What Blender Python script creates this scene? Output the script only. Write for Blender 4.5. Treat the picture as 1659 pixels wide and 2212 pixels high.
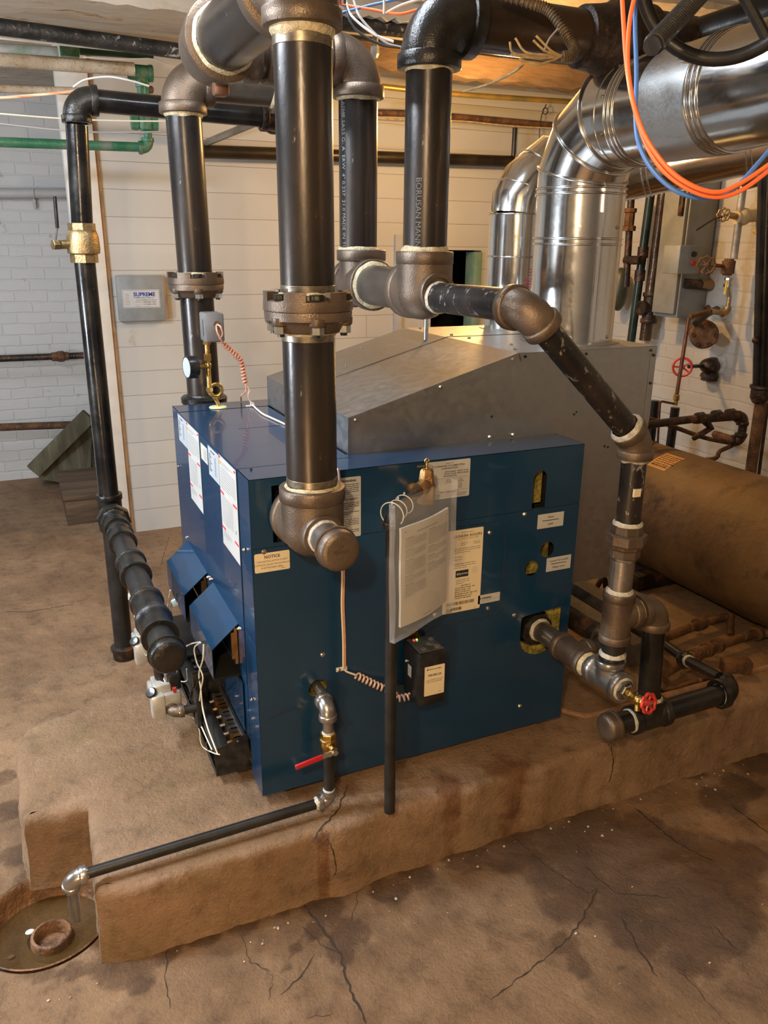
import bpy, bmesh, math, random
import numpy as np
from mathutils import Vector, Matrix, noise
random.seed(7)
V = Vector
PI = math.pi
scene = bpy.context.scene
COL = scene.collection
for o in list(bpy.data.objects):
    bpy.data.objects.remove(o)

# ------------------------------------------------------------------ camera
FPX, YAW, PITCH, ROLL = 1729.2, .4253, .3222, .0097
CAM = V((-.4519, -1.7691, 1.6454))
_f = V((math.sin(YAW)*math.cos(PITCH), math.cos(YAW)*math.cos(PITCH), -math.sin(PITCH)))
_r0 = V((math.cos(YAW), -math.sin(YAW), 0)); _u0 = _r0.cross(_f)
_r = _r0*math.cos(ROLL) + _u0*math.sin(ROLL); _u = -_r0*math.sin(ROLL) + _u0*math.cos(ROLL)
cd = bpy.data.cameras.new('camera'); cam = bpy.data.objects.new('camera', cd); COL.objects.link(cam)
cd.sensor_fit = 'HORIZONTAL'; cd.sensor_width = 36; cd.lens = 36*FPX/1659; cd.clip_start = .02
M3 = Matrix((_r, _u, -_f)).transposed()
cam.matrix_world = Matrix.Translation(CAM) @ M3.to_4x4()
scene.camera = cam

# ------------------------------------------------------------------ world, lights, exposure
w = bpy.data.worlds.new('world'); scene.world = w; w.use_nodes = True
w.node_tree.nodes['Background'].inputs[0].default_value = (.75, .85, 1, 1)
w.node_tree.nodes['Background'].inputs[1].default_value = .012
scene.view_settings.view_transform = 'Standard'; scene.view_settings.look = 'None'
scene.view_settings.gamma = 1; scene.view_settings.exposure = 0.36
scene.view_settings.use_curve_mapping = False

def light(name, kind, loc, energy, color, size=.1, target=None, sy=None, spot=None):
    l = bpy.data.lights.new(name, kind); l.energy = energy; l.color = color
    if kind == 'AREA':
        l.size = size
        if sy: l.shape = 'RECTANGLE'; l.size_y = sy
    else: l.shadow_soft_size = size
    if spot: l.spot_size = spot; l.spot_blend = .4
    o = bpy.data.objects.new(name, l); COL.objects.link(o); o.location = loc
    if target is not None:
        o.rotation_euler = (V(target)-V(loc)).to_track_quat('-Z', 'Y').to_euler()
    return o
WARM = (1, .66, .33); COOL = (.80, .90, 1)
light('work_lamp', 'POINT', (-1.0, -1.75, .60), 36, WARM, .04)
light('side_lamp', 'POINT', (-.85, -2.0, 2.15), 95, (1, .72, .42), .05)
light('tube_light', 'AREA', (-1.35, .45, 2.42), 52, COOL, .9, (-.1, .6, .2), .10)
light('front_fill', 'POINT', (-2.3, .55, 1.2), 125, COOL, .07)  # added cool fill to brighten the boiler front, no known fixture
light('alcove_fill', 'AREA', (-1.5, 2.6, 2.42), 10, COOL, .9, (-.3, 3.6, 1.0), .10)  # extra fill added to brighten the brick alcove
light('overhead_tube', 'AREA', (.1, .35, 2.50), 12, COOL, .8, (.1, .30, 0), .1)
light('rear_bulb', 'POINT', (1.72, 1.75, 2.20), 44, (1, .56, .18), .04)
light('right_lamp', 'POINT', (1.9, -1.9, 1.9), 4, (1, .74, .46), .06)

# ------------------------------------------------------------------ helpers
def at(px, py, axis, val):
    """point of the place that lies on the plane axis=val and is seen at px,py"""
    d = _f + _r*((px-829.5)/FPX) - _u*((py-1106)/FPX)
    i = 'xyz'.index(axis)
    return CAM + d*((val-CAM[i])/d[i])
def deep(px, py, dist):
    d = _f + _r*((px-829.5)/FPX) - _u*((py-1106)/FPX)
    return CAM + d*dist

def frame(d):
    d = V(d).normalized()
    a = V((0, 0, 1)) if abs(d.z) < .9 else V((1, 0, 0))
    u = d.cross(a).normalized(); v = d.cross(u).normalized()
    return d, u, v

class MB:
    def __init__(s): s.v = []; s.f = []
    def add(s, vs, fs):
        n = len(s.v); s.v += [tuple(x) for x in vs]; s.f += [tuple(i+n for i in f) for f in fs]; return s
    def box(s, a, b, bev=0):
        x0, y0, z0 = [min(a[i], b[i]) for i in range(3)]; x1, y1, z1 = [max(a[i], b[i]) for i in range(3)]
        if bev <= 0:
            return s.add([(x0,y0,z0),(x1,y0,z0),(x1,y1,z0),(x0,y1,z0),(x0,y0,z1),(x1,y0,z1),(x1,y1,z1),(x0,y1,z1)],
                         [(0,3,2,1),(4,5,6,7),(0,1,5,4),(1,2,6,5),(2,3,7,6),(3,0,4,7)])
        bm = bmesh.new(); bmesh.ops.create_cube(bm, size=1)
        for v in bm.verts: v.co = V(((x0+x1)/2+v.co.x*(x1-x0), (y0+y1)/2+v.co.y*(y1-y0), (z0+z1)/2+v.co.z*(z1-z0)))
        bmesh.ops.bevel(bm, geom=bm.edges[:], offset=bev, segments=2, affect='EDGES', profile=.5)
        return s.bm(bm)
    def obox(s, c, sx, sy, sz, ax, ay, az, bev=0):
        m = MB().box((-sx/2,-sy/2,-sz/2), (sx/2,sy/2,sz/2), bev)
        c = V(c); ax, ay, az = V(ax), V(ay), V(az)
        return s.add([c+ax*p[0]+ay*p[1]+az*p[2] for p in m.v], m.f)
    def bm(s, bm):
        bm.verts.ensure_lookup_table(); bm.verts.index_update()
        s.add([v.co[:] for v in bm.verts], [[v.index for v in f.verts] for f in bm.faces]); bm.free(); return s
    def rev(s, p, d, prof, seg=28, rot=0, cap=True):
        """revolve profile [(t,r),...] round the axis p,d"""
        d, u, v = frame(d); p = V(p); vs = []; fs = []
        for t, r in prof:
            for k in range(seg):
                a = 2*PI*k/seg+rot
                vs.append(p+d*t+(u*math.cos(a)+v*math.sin(a))*r)
        n = len(prof)
        for i in range(n-1):
            for k in range(seg):
                k2 = (k+1) % seg
                fs.append((i*seg+k, i*seg+k2, (i+1)*seg+k2, (i+1)*seg+k))
        if cap: fs.append(tuple(range(seg))[::-1]); fs.append(tuple((n-1)*seg+k for k in range(seg)))
        return s.add(vs, fs)
    def cyl(s, a, b, r, seg=24, r2=None):
        a, b = V(a), V(b); L = (b-a).length
        return s.rev(a, b-a, [(0, r), (L, r if r2 is None else r2)], seg)
    def hexp(s, a, b, r):
        a, b = V(a), V(b); L = (b-a).length; c = r*.07
        return s.rev(a, b-a, [(0, r-c), (c, r), (L-c, r), (L, r-c)], 6)
    def sph(s, c, r, seg=20, sc=(1,1,1)):
        c = V(c); vs = [c+V((0,0,r*sc[2]))]; fs = []; R = seg//2
        for i in range(1, R):
            th = PI*i/R
            for k in range(seg):
                a = 2*PI*k/seg
                vs.append(c+V((r*math.sin(th)*math.cos(a)*sc[0], r*math.sin(th)*math.sin(a)*sc[1], r*math.cos(th)*sc[2])))
        vs.append(c-V((0,0,r*sc[2])))
        for k in range(seg):
            fs.append((0, 1+k, 1+(k+1) % seg))
            for i in range(R-2):
                b = 1+i*seg; fs.append((b+k, b+seg+k, b+seg+(k+1) % seg, b+(k+1) % seg))
            b = 1+(R-2)*seg; fs.append((b+k, len(vs)-1, b+(k+1) % seg))
        return s.add(vs, fs)
    def tube(s, pts, r, seg=12, closed=False, rf=None):
        pts = [V(p) for p in pts]; n = len(pts); vs = []; fs = []
        u = None
        for i, p in enumerate(pts):
            if closed: t = pts[(i+1) % n]-pts[i-1]
            else: t = pts[min(i+1, n-1)]-pts[max(i-1, 0)]
            t.normalize()
            if u is None: _, u, _v = frame(t)
            u = (u-t*u.dot(t)).normalized(); v = t.cross(u)
            rr = r if rf is None else rf(i/(n-1))*r
            for k in range(seg):
                a = 2*PI*k/seg; vs.append(p+(u*math.cos(a)+v*math.sin(a))*rr)
        m = n if closed else n-1
        for i in range(m):
            for k in range(seg):
                k2 = (k+1) % seg; j = (i+1) % n
                fs.append((i*seg+k, i*seg+k2, j*seg+k2, j*seg+k))
        if not closed:
            fs.append(tuple(range(seg))[::-1]); fs.append(tuple((n-1)*seg+k for k in range(seg)))
        return s.add(vs, fs)
    def quad(s, *p): return s.add(p, [tuple(range(len(p)))])
    def prism(s, poly, d):
        n = len(poly); d = V(d); P0 = [V(p) for p in poly]
        s.add(P0+[p+d for p in P0], [tuple(range(n))[::-1], tuple(range(n, 2*n))]+[(i, (i+1) % n, n+(i+1) % n, n+i) for i in range(n)])
        return s
    def torus(s, c, d, R, r, seg=36, rs=10, a0=0, a1=2*PI):
        d, u, v = frame(d); c = V(c); full = abs(a1-a0-2*PI) < 1e-6
        n = seg if full else seg+1
        pts = [c+(u*math.cos(a0+(a1-a0)*k/seg)+v*math.sin(a0+(a1-a0)*k/seg))*R for k in range(n)]
        return s.tube(pts, r, rs, closed=full)
    def build(s, name, m, parent=None, ang=38, kind=None, flip=False):
        me = bpy.data.meshes.new(name)
        vs = np.array(s.v, dtype=float)
        c = (vs.min(0)+vs.max(0))/2
        if kind == 'structure': c = c*0
        me.from_pydata([tuple(x) for x in (vs-c)], [], s.f); me.validate()
        bm = bmesh.new(); bm.from_mesh(me)
        if not flip: bmesh.ops.recalc_face_normals(bm, faces=bm.faces[:])
        bm.to_mesh(me); bm.free()
        me.shade_smooth(); me.set_sharp_from_angle(angle=math.radians(ang))
        if m: me.materials.append(m)
        o = bpy.data.objects.new(name, me); COL.objects.link(o)
        o['_w'] = list(c)
        if parent is not None:
            o.parent = parent; pw = V(parent['_w']); o.location = V(c)-pw
        else: o.location = c
        if kind: o['kind'] = kind
        return o

def thing(name, label, cat, loc=(0,0,0), group=None):
    o = bpy.data.objects.new(name, None); COL.objects.link(o); o.location = loc; o['_w'] = list(loc)
    o.empty_display_size = .05
    return tag(o, label, cat, group)
def tag(o, label, cat, group=None):
    o['label'] = label; o['category'] = cat
    if group: o['group'] = group
    return o
def plabel(o, l): o['label'] = l; return o

def curve(pts, n=8):
    """catmull-rom through pts"""
    P = [V(p) for p in pts]; P = [P[0]*2-P[1]]+P+[P[-1]*2-P[-2]]; out = []
    for i in range(1, len(P)-2):
        for k in range(n):
            t = k/n; a, b, c, d = P[i-1:i+3]
            out.append(.5*((2*b)+(c-a)*t+(2*a-5*b+4*c-d)*t*t+(3*b-a-3*c+d)*t**3))
    out.append(P[-2]); return out

def plate(outer, holes, p0, U, W, th):
    """flat plate with holes; 2-D outlines on the frame p0,U,W, thickness th along U x W"""
    bm = bmesh.new(); es = []
    for lp in [outer]+holes:
        vs = [bm.verts.new((x, y, 0)) for x, y in lp]
        es += [bm.edges.new((vs[i], vs[(i+1) % len(vs)])) for i in range(len(vs))]
    bmesh.ops.triangle_fill(bm, use_beauty=True, use_dissolve=False, edges=es)
    g = bmesh.ops.extrude_face_region(bm, geom=bm.faces[:])
    for e in g['geom']:
        if isinstance(e, bmesh.types.BMVert): e.co.z = th
    U, W = V(U), V(W); N = U.cross(W); p0 = V(p0)
    for v in bm.verts: v.co = p0+U*v.co.x+W*v.co.y+N*v.co.z
    return MB().bm(bm)
def circ(cx, cy, r, n=28, a0=0, a1=2*PI):
    full = abs(a1-a0-2*PI) < 1e-6
    return [(cx+r*math.cos(a0+(a1-a0)*k/(n if full else n-1)), cy+r*math.sin(a0+(a1-a0)*k/(n if full else n-1))) for k in range(n)]
def rect(x0, y0, x1, y1, r=0):
    if r <= 0: return [(x0,y0),(x1,y0),(x1,y1),(x0,y1)]
    o = []
    for cx, cy, a in ((x1-r,y0+r,-PI/2),(x1-r,y1-r,0),(x0+r,y1-r,PI/2),(x0+r,y0+r,PI)):
        o += circ(cx, cy, r, 5, a, a+PI/2)
    return o

# ------------------------------------------------------------------ materials
def nt(name):
    m = bpy.data.materials.new(name); m.use_nodes = True
    t = m.node_tree; return m, t, t.nodes['Principled BSDF']
def N(t, kind, **kw):
    n = t.nodes.new(kind)
    for k, v in kw.items():
        if k[0] == '_': n.inputs[k[1:].replace('_', ' ')].default_value = v
        else: setattr(n, k, v)
    return n
def ramp(t, src, stops):
    r = t.nodes.new('ShaderNodeValToRGB'); t.links.new(src, r.inputs[0])
    e = r.color_ramp.elements
    while len(e) < len(stops): e.new(.5)
    for i, (p, c) in enumerate(stops):
        e[i].position = p; e[i].color = (c, c, c, 1) if isinstance(c, (int, float)) else (*c, 1)
    return r.outputs[0]
def mix(t, f, a, b, mode='MIX'):
    m = t.nodes.new('ShaderNodeMix'); m.data_type = 'RGBA'; m.blend_type = mode
    for i, x in ((0, f), (6, a), (7, b)):
        if isinstance(x, bpy.types.NodeSocket): t.links.new(x, m.inputs[i])
        elif isinstance(x, (int, float)): m.inputs[i].default_value = x if i == 0 else (x, x, x, 1)
        else: m.inputs[i].default_value = (*x, 1)
    return m.outputs[2]
def mat(name, c1, c2=None, scale=6, rough=.5, metal=0, bump=0, bscale=60, thr=(.4, .62), rough2=None, coat=0, c3=None, s3=30, thr3=(.6, .7), stretch=(1,1,1), spec=.5):
    m, t, b = nt(name)
    co = N(t, 'ShaderNodeTexCoord'); mp = N(t, 'ShaderNodeMapping'); t.links.new(co.outputs['Object'], mp.inputs[0])
    mp.inputs['Scale'].default_value = stretch
    b.inputs['Roughness'].default_value = rough; b.inputs['Metallic'].default_value = metal
    b.inputs['Coat Weight'].default_value = coat; b.inputs['Specular IOR Level'].default_value = spec
    b.inputs['Base Color'].default_value = (*c1, 1)
    if c2:
        n = N(t, 'ShaderNodeTexNoise', _Scale=scale, _Detail=8, _Roughness=.6); t.links.new(mp.outputs[0], n.inputs[0])
        f = ramp(t, n.outputs[0], [(thr[0], 0), (thr[1], 1)])
        c = mix(t, f, c1, c2)
        if c3:
            n3 = N(t, 'ShaderNodeTexNoise', _Scale=s3, _Detail=10, _Roughness=.7); t.links.new(mp.outputs[0], n3.inputs[0])
            c = mix(t, ramp(t, n3.outputs[0], [(thr3[0], 0), (thr3[1], 1)]), c, c3)
        t.links.new(c, b.inputs['Base Color'])
        if rough2 is not None:
            t.links.new(ramp(t, f, [(0, rough), (1, rough2)]), b.inputs['Roughness'])
    if bump:
        n2 = N(t, 'ShaderNodeTexNoise', _Scale=bscale, _Detail=6); t.links.new(mp.outputs[0], n2.inputs[0])
        bp = N(t, 'ShaderNodeBump', _Strength=bump, _Distance=.01); t.links.new(n2.outputs[0], bp.inputs['Height'])
        t.links.new(bp.outputs[0], b.inputs['Normal'])
    return m
BLUE = mat('blue_enamel', (.0050, .034, .084), (.0053, .036, .088), 8, .25, bump=0, bscale=400, coat=.4)
BLUE2 = mat('blue_enamel_smooth', (.0050, .034, .084), (.0053, .036, .088), 8, .25, coat=.4)
IRON = mat('cast_iron', (.125, .092, .070), (.17, .125, .09), 9, .38, .7, .16, 260, rough2=.48)
IRON_DK = mat('dark_cast_iron', (.011, .011, .011), (.030, .027, .024), 12, .25, .3, .2, 200)
BLACKPIPE = mat('black_steel_pipe', (.020, .021, .024), (.055, .040, .030), 5, .24, .55, .04, 90, (.35, .7), .36, c3=(.30, .28, .25), s3=38, thr3=(.655, .70), stretch=(1, 1, .45))
SCRPIPE = mat('scratched_black_pipe', (.016, .015, .016), (.04, .03, .025), 9, .33, .4, .08, 90, (.4, .7), .45, c3=(.32, .29, .27), s3=45, thr3=(.57, .63), stretch=(1, 1, .6))
GLOSSBLACK = mat('gloss_black_pipe', (.006, .006, .007), (.018, .016, .014), 8, .16, .1, .04, 60, rough2=.3)
STEEL = mat('bright_steel', (.30, .29, .28), (.42, .40, .38), 18, .28, .9, .05, 120, c3=(.1,.1,.1), s3=40)
MATBLACK = mat('flat_black_pipe', (.013, .012, .012), (.026, .024, .022), 12, .38, .2, .06, 150)
BROWNPIPE = mat('brown_grey_pipe', (.075, .062, .052), (.11, .09, .07), 10, .35, .5, .05, 90, c3=(.5,.45,.4), s3=40, thr3=(.69,.72))
DOPE = mat('pipe_dope', (.58, .50, .33), (.36, .29, .17), 40, .55, bump=.5, bscale=160)
DOPEW = mat('white_pipe_dope', (.54, .52, .46), (.34, .31, .25), 50, .5, bump=.5, bscale=160)
THREAD = mat('cut_thread', (.16, .13, .10), (.28, .24, .18), 60, .35, .8)
BRASS = mat('brass', (.62, .42, .14), (.45, .29, .09), 30, .28, 1, .1, 120)
BRASS_D = mat('dull_brass', (.42, .31, .16), (.28, .2, .1), 20, .42, .9, .25, 160)
CHROME = mat('zinc_plated', (.62, .62, .60), (.5, .5, .48), 40, .25, 1)
BRONZE = mat('bronze', (.42, .24, .10), (.3, .16, .06), 30, .4, .9, .2, 160)
BLACKPL = mat('black_plastic', (.010, .010, .011), (.02, .02, .02), 30, .25, bump=.03, bscale=90)
BLACKM = mat('black_painted_sheet', (.008, .008, .009), (.03, .028, .026), 40, .4, c3=(.3,.27,.22), s3=120, thr3=(.68, .72))
DARK = mat('dark_void', (.004, .004, .004), rough=.9)
YINS = mat('yellow_insulation', (.42, .34, .07), (.18, .13, .03), 30, .95, bump=1, bscale=90)
WHITEL = mat('label_paper', (.50, .50, .49), (.46, .46, .45), 6, .4)
CREAML = mat('cream_label', (.72, .62, .44), (.68, .58, .40), 6, .4)
GREYL = mat('grey_label', (.40, .44, .48), (.37, .41, .45), 6, .4)
INK = mat('black_ink', (.02, .02, .022), rough=.6)
INKG = mat('grey_ink', (.20, .20, .20), rough=.6)
REDP = mat('red_ink', (.62, .02, .04), rough=.5)
ORANGEP = mat('orange_ink', (.85, .30, .03), rough=.5)
NAVY = mat('navy_ink', (.02, .03, .25), rough=.5)
YINK = mat('pale_yellow_ink', (.75, .72, .35), rough=.5)
REDV = mat('red_vinyl', (.45, .012, .02), (.36, .01, .015), 20, .3, coat=.3)
REDPAINT = mat('red_paint', (.55, .03, .02), (.35, .03, .02), 30, .35)
YELV = mat('yellow_vinyl', (.75, .52, .03), rough=.4)
GREYBOX = mat('grey_paint', (.24, .255, .26), (.19, .2, .2), 8, .45, bump=.05, bscale=80)
GREYPL = mat('grey_plastic', (.16, .165, .17), (.13, .13, .135), 10, .4)
WIREC = mat('cream_wire', (.75, .68, .52), rough=.45)
WIREW = mat('white_wire', (.68, .68, .66), rough=.45)
WIREG = mat('grey_wire', (.32, .30, .30), rough=.5)
WIREP = mat('copper_pink_wire', (.62, .30, .20), (.5,.22,.14), 60, .4)
WIREO = mat('orange_wire', (.90, .17, .05), rough=.35)
WIREB = mat('blue_wire', (.07, .19, .55), rough=.35)
WIREK = mat('black_wire', (.012, .012, .012), rough=.4)
CLOTHW = mat('tan_cloth_wire', (.48, .34, .16), (.3, .2, .09), 60, .8)
BX = mat('armoured_cable', (.16, .10, .05), (.07, .05, .03), 30, .6, .5, .5, 120)
RUST = mat('rusty_pipe', (.16, .075, .03), (.07, .035, .02), 20, .7, .3, .5, 120, c3=(.32, .18, .08), s3=30)
RUSTDK = mat('old_black_iron', (.035, .022, .015), (.012, .010, .009), 9, .42, .3, .4, 70, c3=(.14,.06,.03), s3=12, thr3=(.52, .66))
OLDBLACK = mat('chalky_black_pipe', (.012, .012, .012), (.035, .033, .03), 12, .45, .1, .4, 60, c3=(.42,.40,.37), s3=22, thr3=(.60, .66))
TANPIPE = mat('dusty_tan_pipe', (.30, .23, .15), (.42, .36, .28), 10, .75, 0, .4, 120, c3=(.22,.14,.06), s3=60, thr3=(.55,.65))
GREENP = mat('green_paint', (.018, .12, .055), (.05, .16, .09), 10, .4, bump=.2, bscale=90, c3=(.2,.19,.16), s3=9, thr3=(.55,.7))
WHITEP = mat('old_white_paint', (.66, .64, .60), (.55, .52, .47), 9, .55, bump=.3, bscale=90)
CREAMP = mat('old_cream_paint', (.62, .50, .32), (.5, .38, .22), 9, .55, bump=.3, bscale=90)
GREYWP = mat('painted_grey_pipe', (.42, .42, .42), (.36, .36, .36), 9, .55, bump=.1, bscale=90)
GPIPE = mat('old_galvanised_pipe', (.38, .38, .37), (.24, .24, .24), 16, .5, .5, .2, 90)
PLASTER = mat('peeling_plaster', (.40, .34, .26), (.50, .45, .38), 3, .8, 0, .8, 22, c3=(.34, .20, .08), s3=14, thr3=(.58, .64), stretch=(.4, 1, 1))
WOODOLD = mat('old_dark_wood', (.06, .036, .02), (.14, .085, .048), 8, .85, 0, .8, 50, stretch=(.15, 1, 1))
WOODG = mat('weathered_wood', (.14, .13, .08), (.06, .05, .03), 10, .9, 0, .9, 50, stretch=(1, 1, .2))
WOODEDGE = mat('raw_wood_edge', (.30, .17, .08), (.2, .11, .05), 10, .8)
def galv(name, base=.58, rough=.3, scale=60, warp=0):
    m, t, b = nt(name)
    co = N(t, 'ShaderNodeTexCoord'); v = N(t, 'ShaderNodeTexVoronoi', _Scale=scale); t.links.new(co.outputs['Object'], v.inputs['Vector'])
    sep = N(t, 'ShaderNodeSeparateColor'); t.links.new(v.outputs['Color'], sep.inputs[0])
    n = N(t, 'ShaderNodeTexNoise', _Scale=4, _Detail=6); t.links.new(co.outputs['Object'], n.inputs[0])
    b.inputs['Metallic'].default_value = 1
    c = ramp(t, sep.outputs[0], [(0, (base*.96, base*.97, base*.97)), (1, (base*1.03, base*1.03, base*1.02))])
    c = mix(t, ramp(t, n.outputs[0], [(.45, 0), (.8, .3)]), c, (base*.8, base*.78, base*.76))
    t.links.new(c, b.inputs['Base Color'])
    t.links.new(ramp(t, sep.outputs[1], [(0, rough*.92), (1, rough*1.1)]), b.inputs['Roughness'])
    if warp:
        n2 = N(t, 'ShaderNodeTexNoise', _Scale=7, _Detail=1); t.links.new(co.outputs['Object'], n2.inputs[0])
        bp = N(t, 'ShaderNodeBump', _Strength=warp, _Distance=.03); t.links.new(n2.outputs[0], bp.inputs['Height']); t.links.new(bp.outputs[0], b.inputs['Normal'])
    return m
GALV = galv('galvanised_sheet', .44, .40)
DUCT = galv('bright_galvanised_duct', .70, .16, 110, .12)

def concrete(name, base, dirt, stain_shade, attr=False, bump=.5, olive=None):
    m, t, b = nt(name)
    co = N(t, 'ShaderNodeTexCoord'); O = co.outputs['Object']
    n1 = N(t, 'ShaderNodeTexNoise', _Scale=1.7, _Detail=8, _Roughness=.62); t.links.new(O, n1.inputs[0])
    n2 = N(t, 'ShaderNodeTexNoise', _Scale=14, _Detail=10, _Roughness=.7); t.links.new(O, n2.inputs[0])
    n3 = N(t, 'ShaderNodeTexNoise', _Scale=120, _Detail=4, _Roughness=.7); t.links.new(O, n3.inputs[0])
    c = mix(t, ramp(t, n1.outputs[0], [(.36, 0), (.60, 1)]), base, dirt)
    c = mix(t, ramp(t, n2.outputs[0], [(.5, 0), (.68, .7)]), c, [x*.5 for x in dirt])
    c = mix(t, ramp(t, n2.outputs[0], [(.28, .45), (.44, 0)]), c, [min(1, x*1.35) for x in base])
    c = mix(t, ramp(t, n3.outputs[0], [(.3, .35), (.5, 0)]), c, [x*.5 for x in base])
    if olive:
        n4 = N(t, 'ShaderNodeTexNoise', _Scale=4.5, _Detail=9, _Roughness=.7); t.links.new(O, n4.inputs[0])
        c = mix(t, ramp(t, n4.outputs[0], [(.50, 0), (.64, .4)]), c, olive)
    b.inputs['Roughness'].default_value = .78
    if attr:
        a = N(t, 'ShaderNodeAttribute', attribute_name='stain_shade')
        mth = N(t, 'ShaderNodeMath', operation='MULTIPLY_ADD'); t.links.new(n2.outputs[0], mth.inputs[0]); mth.inputs[1].default_value = .5
        t.links.new(a.outputs['Fac'], mth.inputs[2])
        f = ramp(t, mth.outputs[0], [(.62, 0), (.84, .8)])
        c = mix(t, f, c, mix(t, 1.0, c, stain_shade, 'MULTIPLY'))
        t.links.new(ramp(t, f, [(0, .8), (1, .6)]), b.inputs['Roughness'])
    t.links.new(c, b.inputs['Base Color'])
    add = N(t, 'ShaderNodeMath', operation='MULTIPLY_ADD'); t.links.new(n3.outputs[0], add.inputs[0]); add.inputs[1].default_value = .25; t.links.new(n2.outputs[0], add.inputs[2])
    bp = N(t, 'ShaderNodeBump', _Strength=bump, _Distance=.028); t.links.new(add.outputs[0], bp.inputs['Height']); t.links.new(bp.outputs[0], b.inputs['Normal'])
    return m
FLOOR = concrete('floor_concrete', (.335, .208, .115), (.19, .11, .056), (.42, .36, .31), True, .85)
PADM = concrete('pad_concrete', (.40, .25, .150), (.29, .172, .09), (.55, .35, .2), True, 1.0, (.22, .155, .06))
def brickmat(name, c1, mortar, bw, bh, axis, bump=.5, chip=(.14,.12,.11), plank=False, off=.5, chipthr=(.62, .67)):
    m, t, b = nt(name)
    co = N(t, 'ShaderNodeTexCoord'); sp = N(t, 'ShaderNodeSeparateXYZ'); t.links.new(co.outputs['Object'], sp.inputs[0])
    cb = N(t, 'ShaderNodeCombineXYZ'); t.links.new(sp.outputs['XYZ'.index(axis)], cb.inputs[0]); t.links.new(sp.outputs[2], cb.inputs[1])
    wob = N(t, 'ShaderNodeTexNoise', _Scale=9, _Detail=4); t.links.new(cb.outputs[0], wob.inputs[0])
    vm = N(t, 'ShaderNodeVectorMath', operation='MULTIPLY_ADD'); t.links.new(wob.outputs['Color'], vm.inputs[0]); vm.inputs[1].default_value = (.022,)*3 if not plank else (.002,)*3
    t.links.new(cb.outputs[0], vm.inputs[2])
    br = N(t, 'ShaderNodeTexBrick', _Scale=1.0, _Mortar_Size=(.008 if not plank else .0013), _Mortar_Smooth=.6 if not plank else .1, _Brick_Width=bw, _Row_Height=bh, offset=off)
    t.links.new(vm.outputs[0], br.inputs['Vector'])
    br.inputs['Color1'].default_value = (*c1, 1); br.inputs['Color2'].default_value = (*[x*.95 for x in c1], 1); br.inputs['Mortar'].default_value = (*mortar, 1)
    n = N(t, 'ShaderNodeTexNoise', _Scale=9, _Detail=9, _Roughness=.7); t.links.new(co.outputs['Object'], n.inputs[0])
    n2 = N(t, 'ShaderNodeTexNoise', _Scale=1.3, _Detail=3); t.links.new(co.outputs['Object'], n2.inputs[0])
    mm = N(t, 'ShaderNodeMath', operation='MULTIPLY'); t.links.new(n.outputs[0], mm.inputs[0]); t.links.new(ramp(t, n2.outputs[0], [(.35, .75), (.65, 1.15)]), mm.inputs[1])
    c = mix(t, ramp(t, mm.outputs[0], [(chipthr[0], 0), (chipthr[1], .8)]), br.outputs[0], chip)
    c = mix(t, ramp(t, n2.outputs[0], [(.4, 0), (.8, .35)]), c, [x*.75 for x in c1])
    t.links.new(c, b.inputs['Base Color']); b.inputs['Roughness'].default_value = .6
    hh = N(t, 'ShaderNodeMath', operation='MULTIPLY_ADD'); t.links.new(br.outputs['Fac'], hh.inputs[0]); hh.inputs[1].default_value = -1.0; t.links.new(n.outputs[0], hh.inputs[2])
    bp = N(t, 'ShaderNodeBump', _Strength=bump, _Distance=.012); t.links.new(hh.outputs[0], bp.inputs['Height']); t.links.new(bp.outputs[0], b.inputs['Normal'])
    return m
PLANK = brickmat('white_board_wall', (.48, .465, .43), (.16, .12, .09), 3.1, .1365, 'X', .12, (.40, .33, .25), True, chipthr=(.68, .74))
BRICKG = brickmat('grey_white_brick', (.52, .52, .52), (.49, .49, .49), .21, .074, 'X', .40, (.20, .19, .18), chipthr=(.585, .64))
BRICKR = brickmat('white_brick_right', (.46, .44, .41), (.43, .41, .38), .21, .08, 'Y', .28, (.3, .25, .2), chipthr=(.66, .72))

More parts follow.
